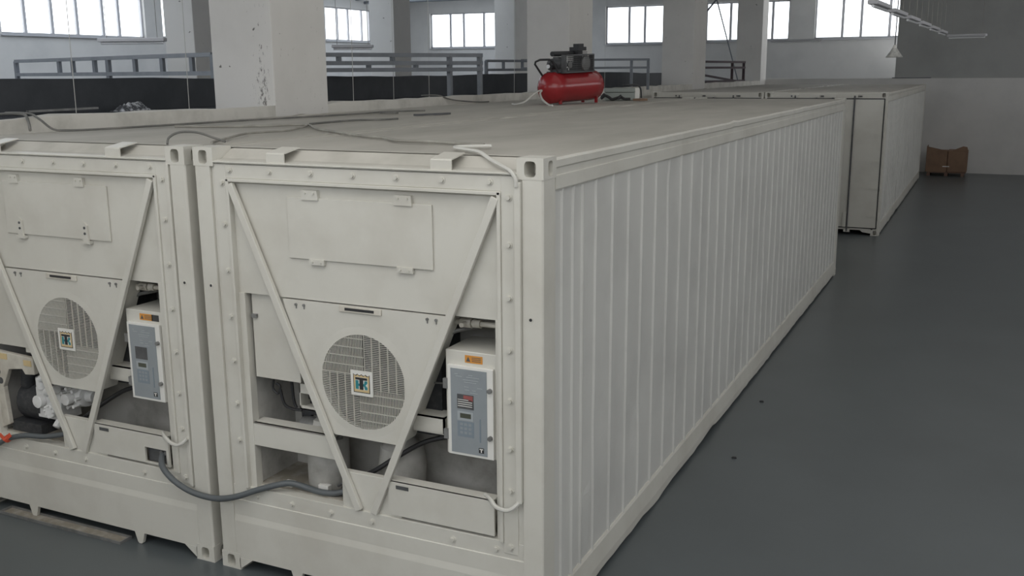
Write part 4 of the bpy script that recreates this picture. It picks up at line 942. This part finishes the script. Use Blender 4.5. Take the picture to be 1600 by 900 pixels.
# ------------------------------------------------------------------ lamps and cords
def strip_light(name, label, a, b, z, group, wires=True):
    root = thing(name, label, 'light', ((a[0]+b[0])/2, (a[1]+b[1])/2, z), group)
    d = Vector((b[0]-a[0], b[1]-a[1], 0)); ln = d.length; d.normalize()
    wpart(MB().bar((a[0], a[1], z+0.05), (b[0], b[1], z+0.05), 0.14, 0.06, (0, 0, 1)), 'light_housing', M['winframe'], root, bevel=0.01)
    wpart(MB().cyl((a[0]+d.x*0.03, a[1]+d.y*0.03, z), (b[0]-d.x*0.03, b[1]-d.y*0.03, z), 0.022, 10), 'light_tube', M['tube'], root, smooth=True)
    if wires:
        for t in (0.12, 0.88):
            x, y = a[0]+(b[0]-a[0])*t, a[1]+(b[1]-a[1])*t
            wpart(MB().cyl((x, y, z+0.07), (x, y, ZC-0.002), 0.005, 6), 'suspension_wire', M['cable_dusty'], root)
    return root
GL = 'suspended strip lights over the gallery'
strip_light('strip_light', 'suspended strip light hanging below the long left window', (-10.93, 7.16), (-9.9, 7.55), 3.84, GL)
strip_light('strip_light', 'suspended strip light between the near column and the far pillar', (-9.95, 12.15), (-9.2, 12.5), 3.82, GL)
strip_light('strip_light', 'suspended strip light hanging in front of the back windows past the last column', (-4.05, 26.4), (-2.55, 25.95), 4.15, GL)
GA = 'row of suspended strip lights over the aisle'
names = ['nearest strip light of the suspended row over the aisle', 'second strip light of the suspended row over the aisle', 'third strip light of the suspended row over the aisle', 'fourth strip light of the suspended row over the aisle', 'fifth strip light of the suspended row over the aisle', 'sixth strip light of the suspended row over the aisle']
for k in range(6):
    y = 10.35+2.1*k; strip_light('strip_light', names[k], (0.50+0.075*k, y), (0.56+0.075*k, y+1.5), 4.22-0.012*k, GA)
strip_light('strip_light', 'strip light turned crosswise at the end of the suspended row over the aisle', (0.98, 23.0), (1.86, 22.7), 4.10, GA)
bl = thing('pendant_lamp', 'pale cone-shaped pendant lamp hanging on a cord over the far container', 'lamp', (0.08, 19.17, 3.60))
wpart(MB().lathe((0.08, 19.17, 3.60), (0, 0, 1), [(0, 0.175), (0.012, 0.180), (0.03, 0.165), (0.12, 0.10), (0.19, 0.055), (0.20, 0.05)], 24), 'lamp_shade', M['shade'], bl, smooth=True)
wpart(MB().cyl((0.08, 19.17, 3.80), (0.08, 19.17, 3.87), 0.045, 14, 0.03), 'socket', M['logo_white'], bl, smooth=True)
wpart(MB().tube([(0.08, 19.17, 3.87), (0.085, 19.17, 5.0), (0.08, 19.17, ZC)], 0.012, 8), 'cord', M['darkgrey'], bl)
GC = 'thin cords hanging from the ceiling over the gallery'
def cord(x, y, z0, lb, r=0.0045, m='cable_white'):
    tag(MB().tube([(x, y, ZC), (x+0.01, y, (ZC+z0)/2), (x-0.01, y, z0)], r, 6).build('hanging_cord', M[m]), lb, 'cord', GC)
LBC = 'thin pale cord hanging from the ceiling to the gallery floor'
for x, y in ((-6.9, 3.05), (-6.5, 4.35), (-6.2, 7.35), (-6.3, 8.6), (-6.3, 9.7), (-6.3, 13.0), (-6.4, 15.3), (-6.2, 17.8)): cord(x, y, 2.94, LBC)
dg = MB().bar((-4.97-0.62, 29.0, 2.94), (-6.45, 29.0, 5.75), 0.035, 0.035); dg.bar((-6.92, 29.0, 5.05), (-6.30, 29.0, 5.80), 0.05, 0.05)
tag(dg.build('brace_pole', M['rail']), 'dark bent pole leaning behind the third column in front of the back window', 'pole')
# ------------------------------------------------------------------ loose film and a built light streak on the gallery floor
FX, FY = -7.03, 3.62
wr = MB(); rr = random.Random(9); vs = []; fs = []
for i in range(9):
    for j in range(5): vs.append((FX+0.06*j+rr.uniform(-0.02, 0.02), FY+0.06*i, 2.936+(0.0 if i in (0, 8) or j in (0, 4) else rr.uniform(0.01, 0.11))))
for i in range(8):
    for j in range(4): fs.append((i*5+j, i*5+j+1, (i+1)*5+j+1, (i+1)*5+j))
wr.add(vs, fs); tag(wr.build('plastic_film', M['plastic_wrap']), 'crumpled shiny plastic film on the gallery floor left of the near column', 'film')
tag(MB().bar((-7.02, 2.52, 2.975), (-6.92, 3.35, 2.985), 0.05, 0.022, (0, 0, 1)).build('light_streak', M['grey_metal']), 'pale strip standing in for reflected light along the foot of the black low wall', 'strip')  # window reflection on the gallery floor, modelled as a thin pale bar
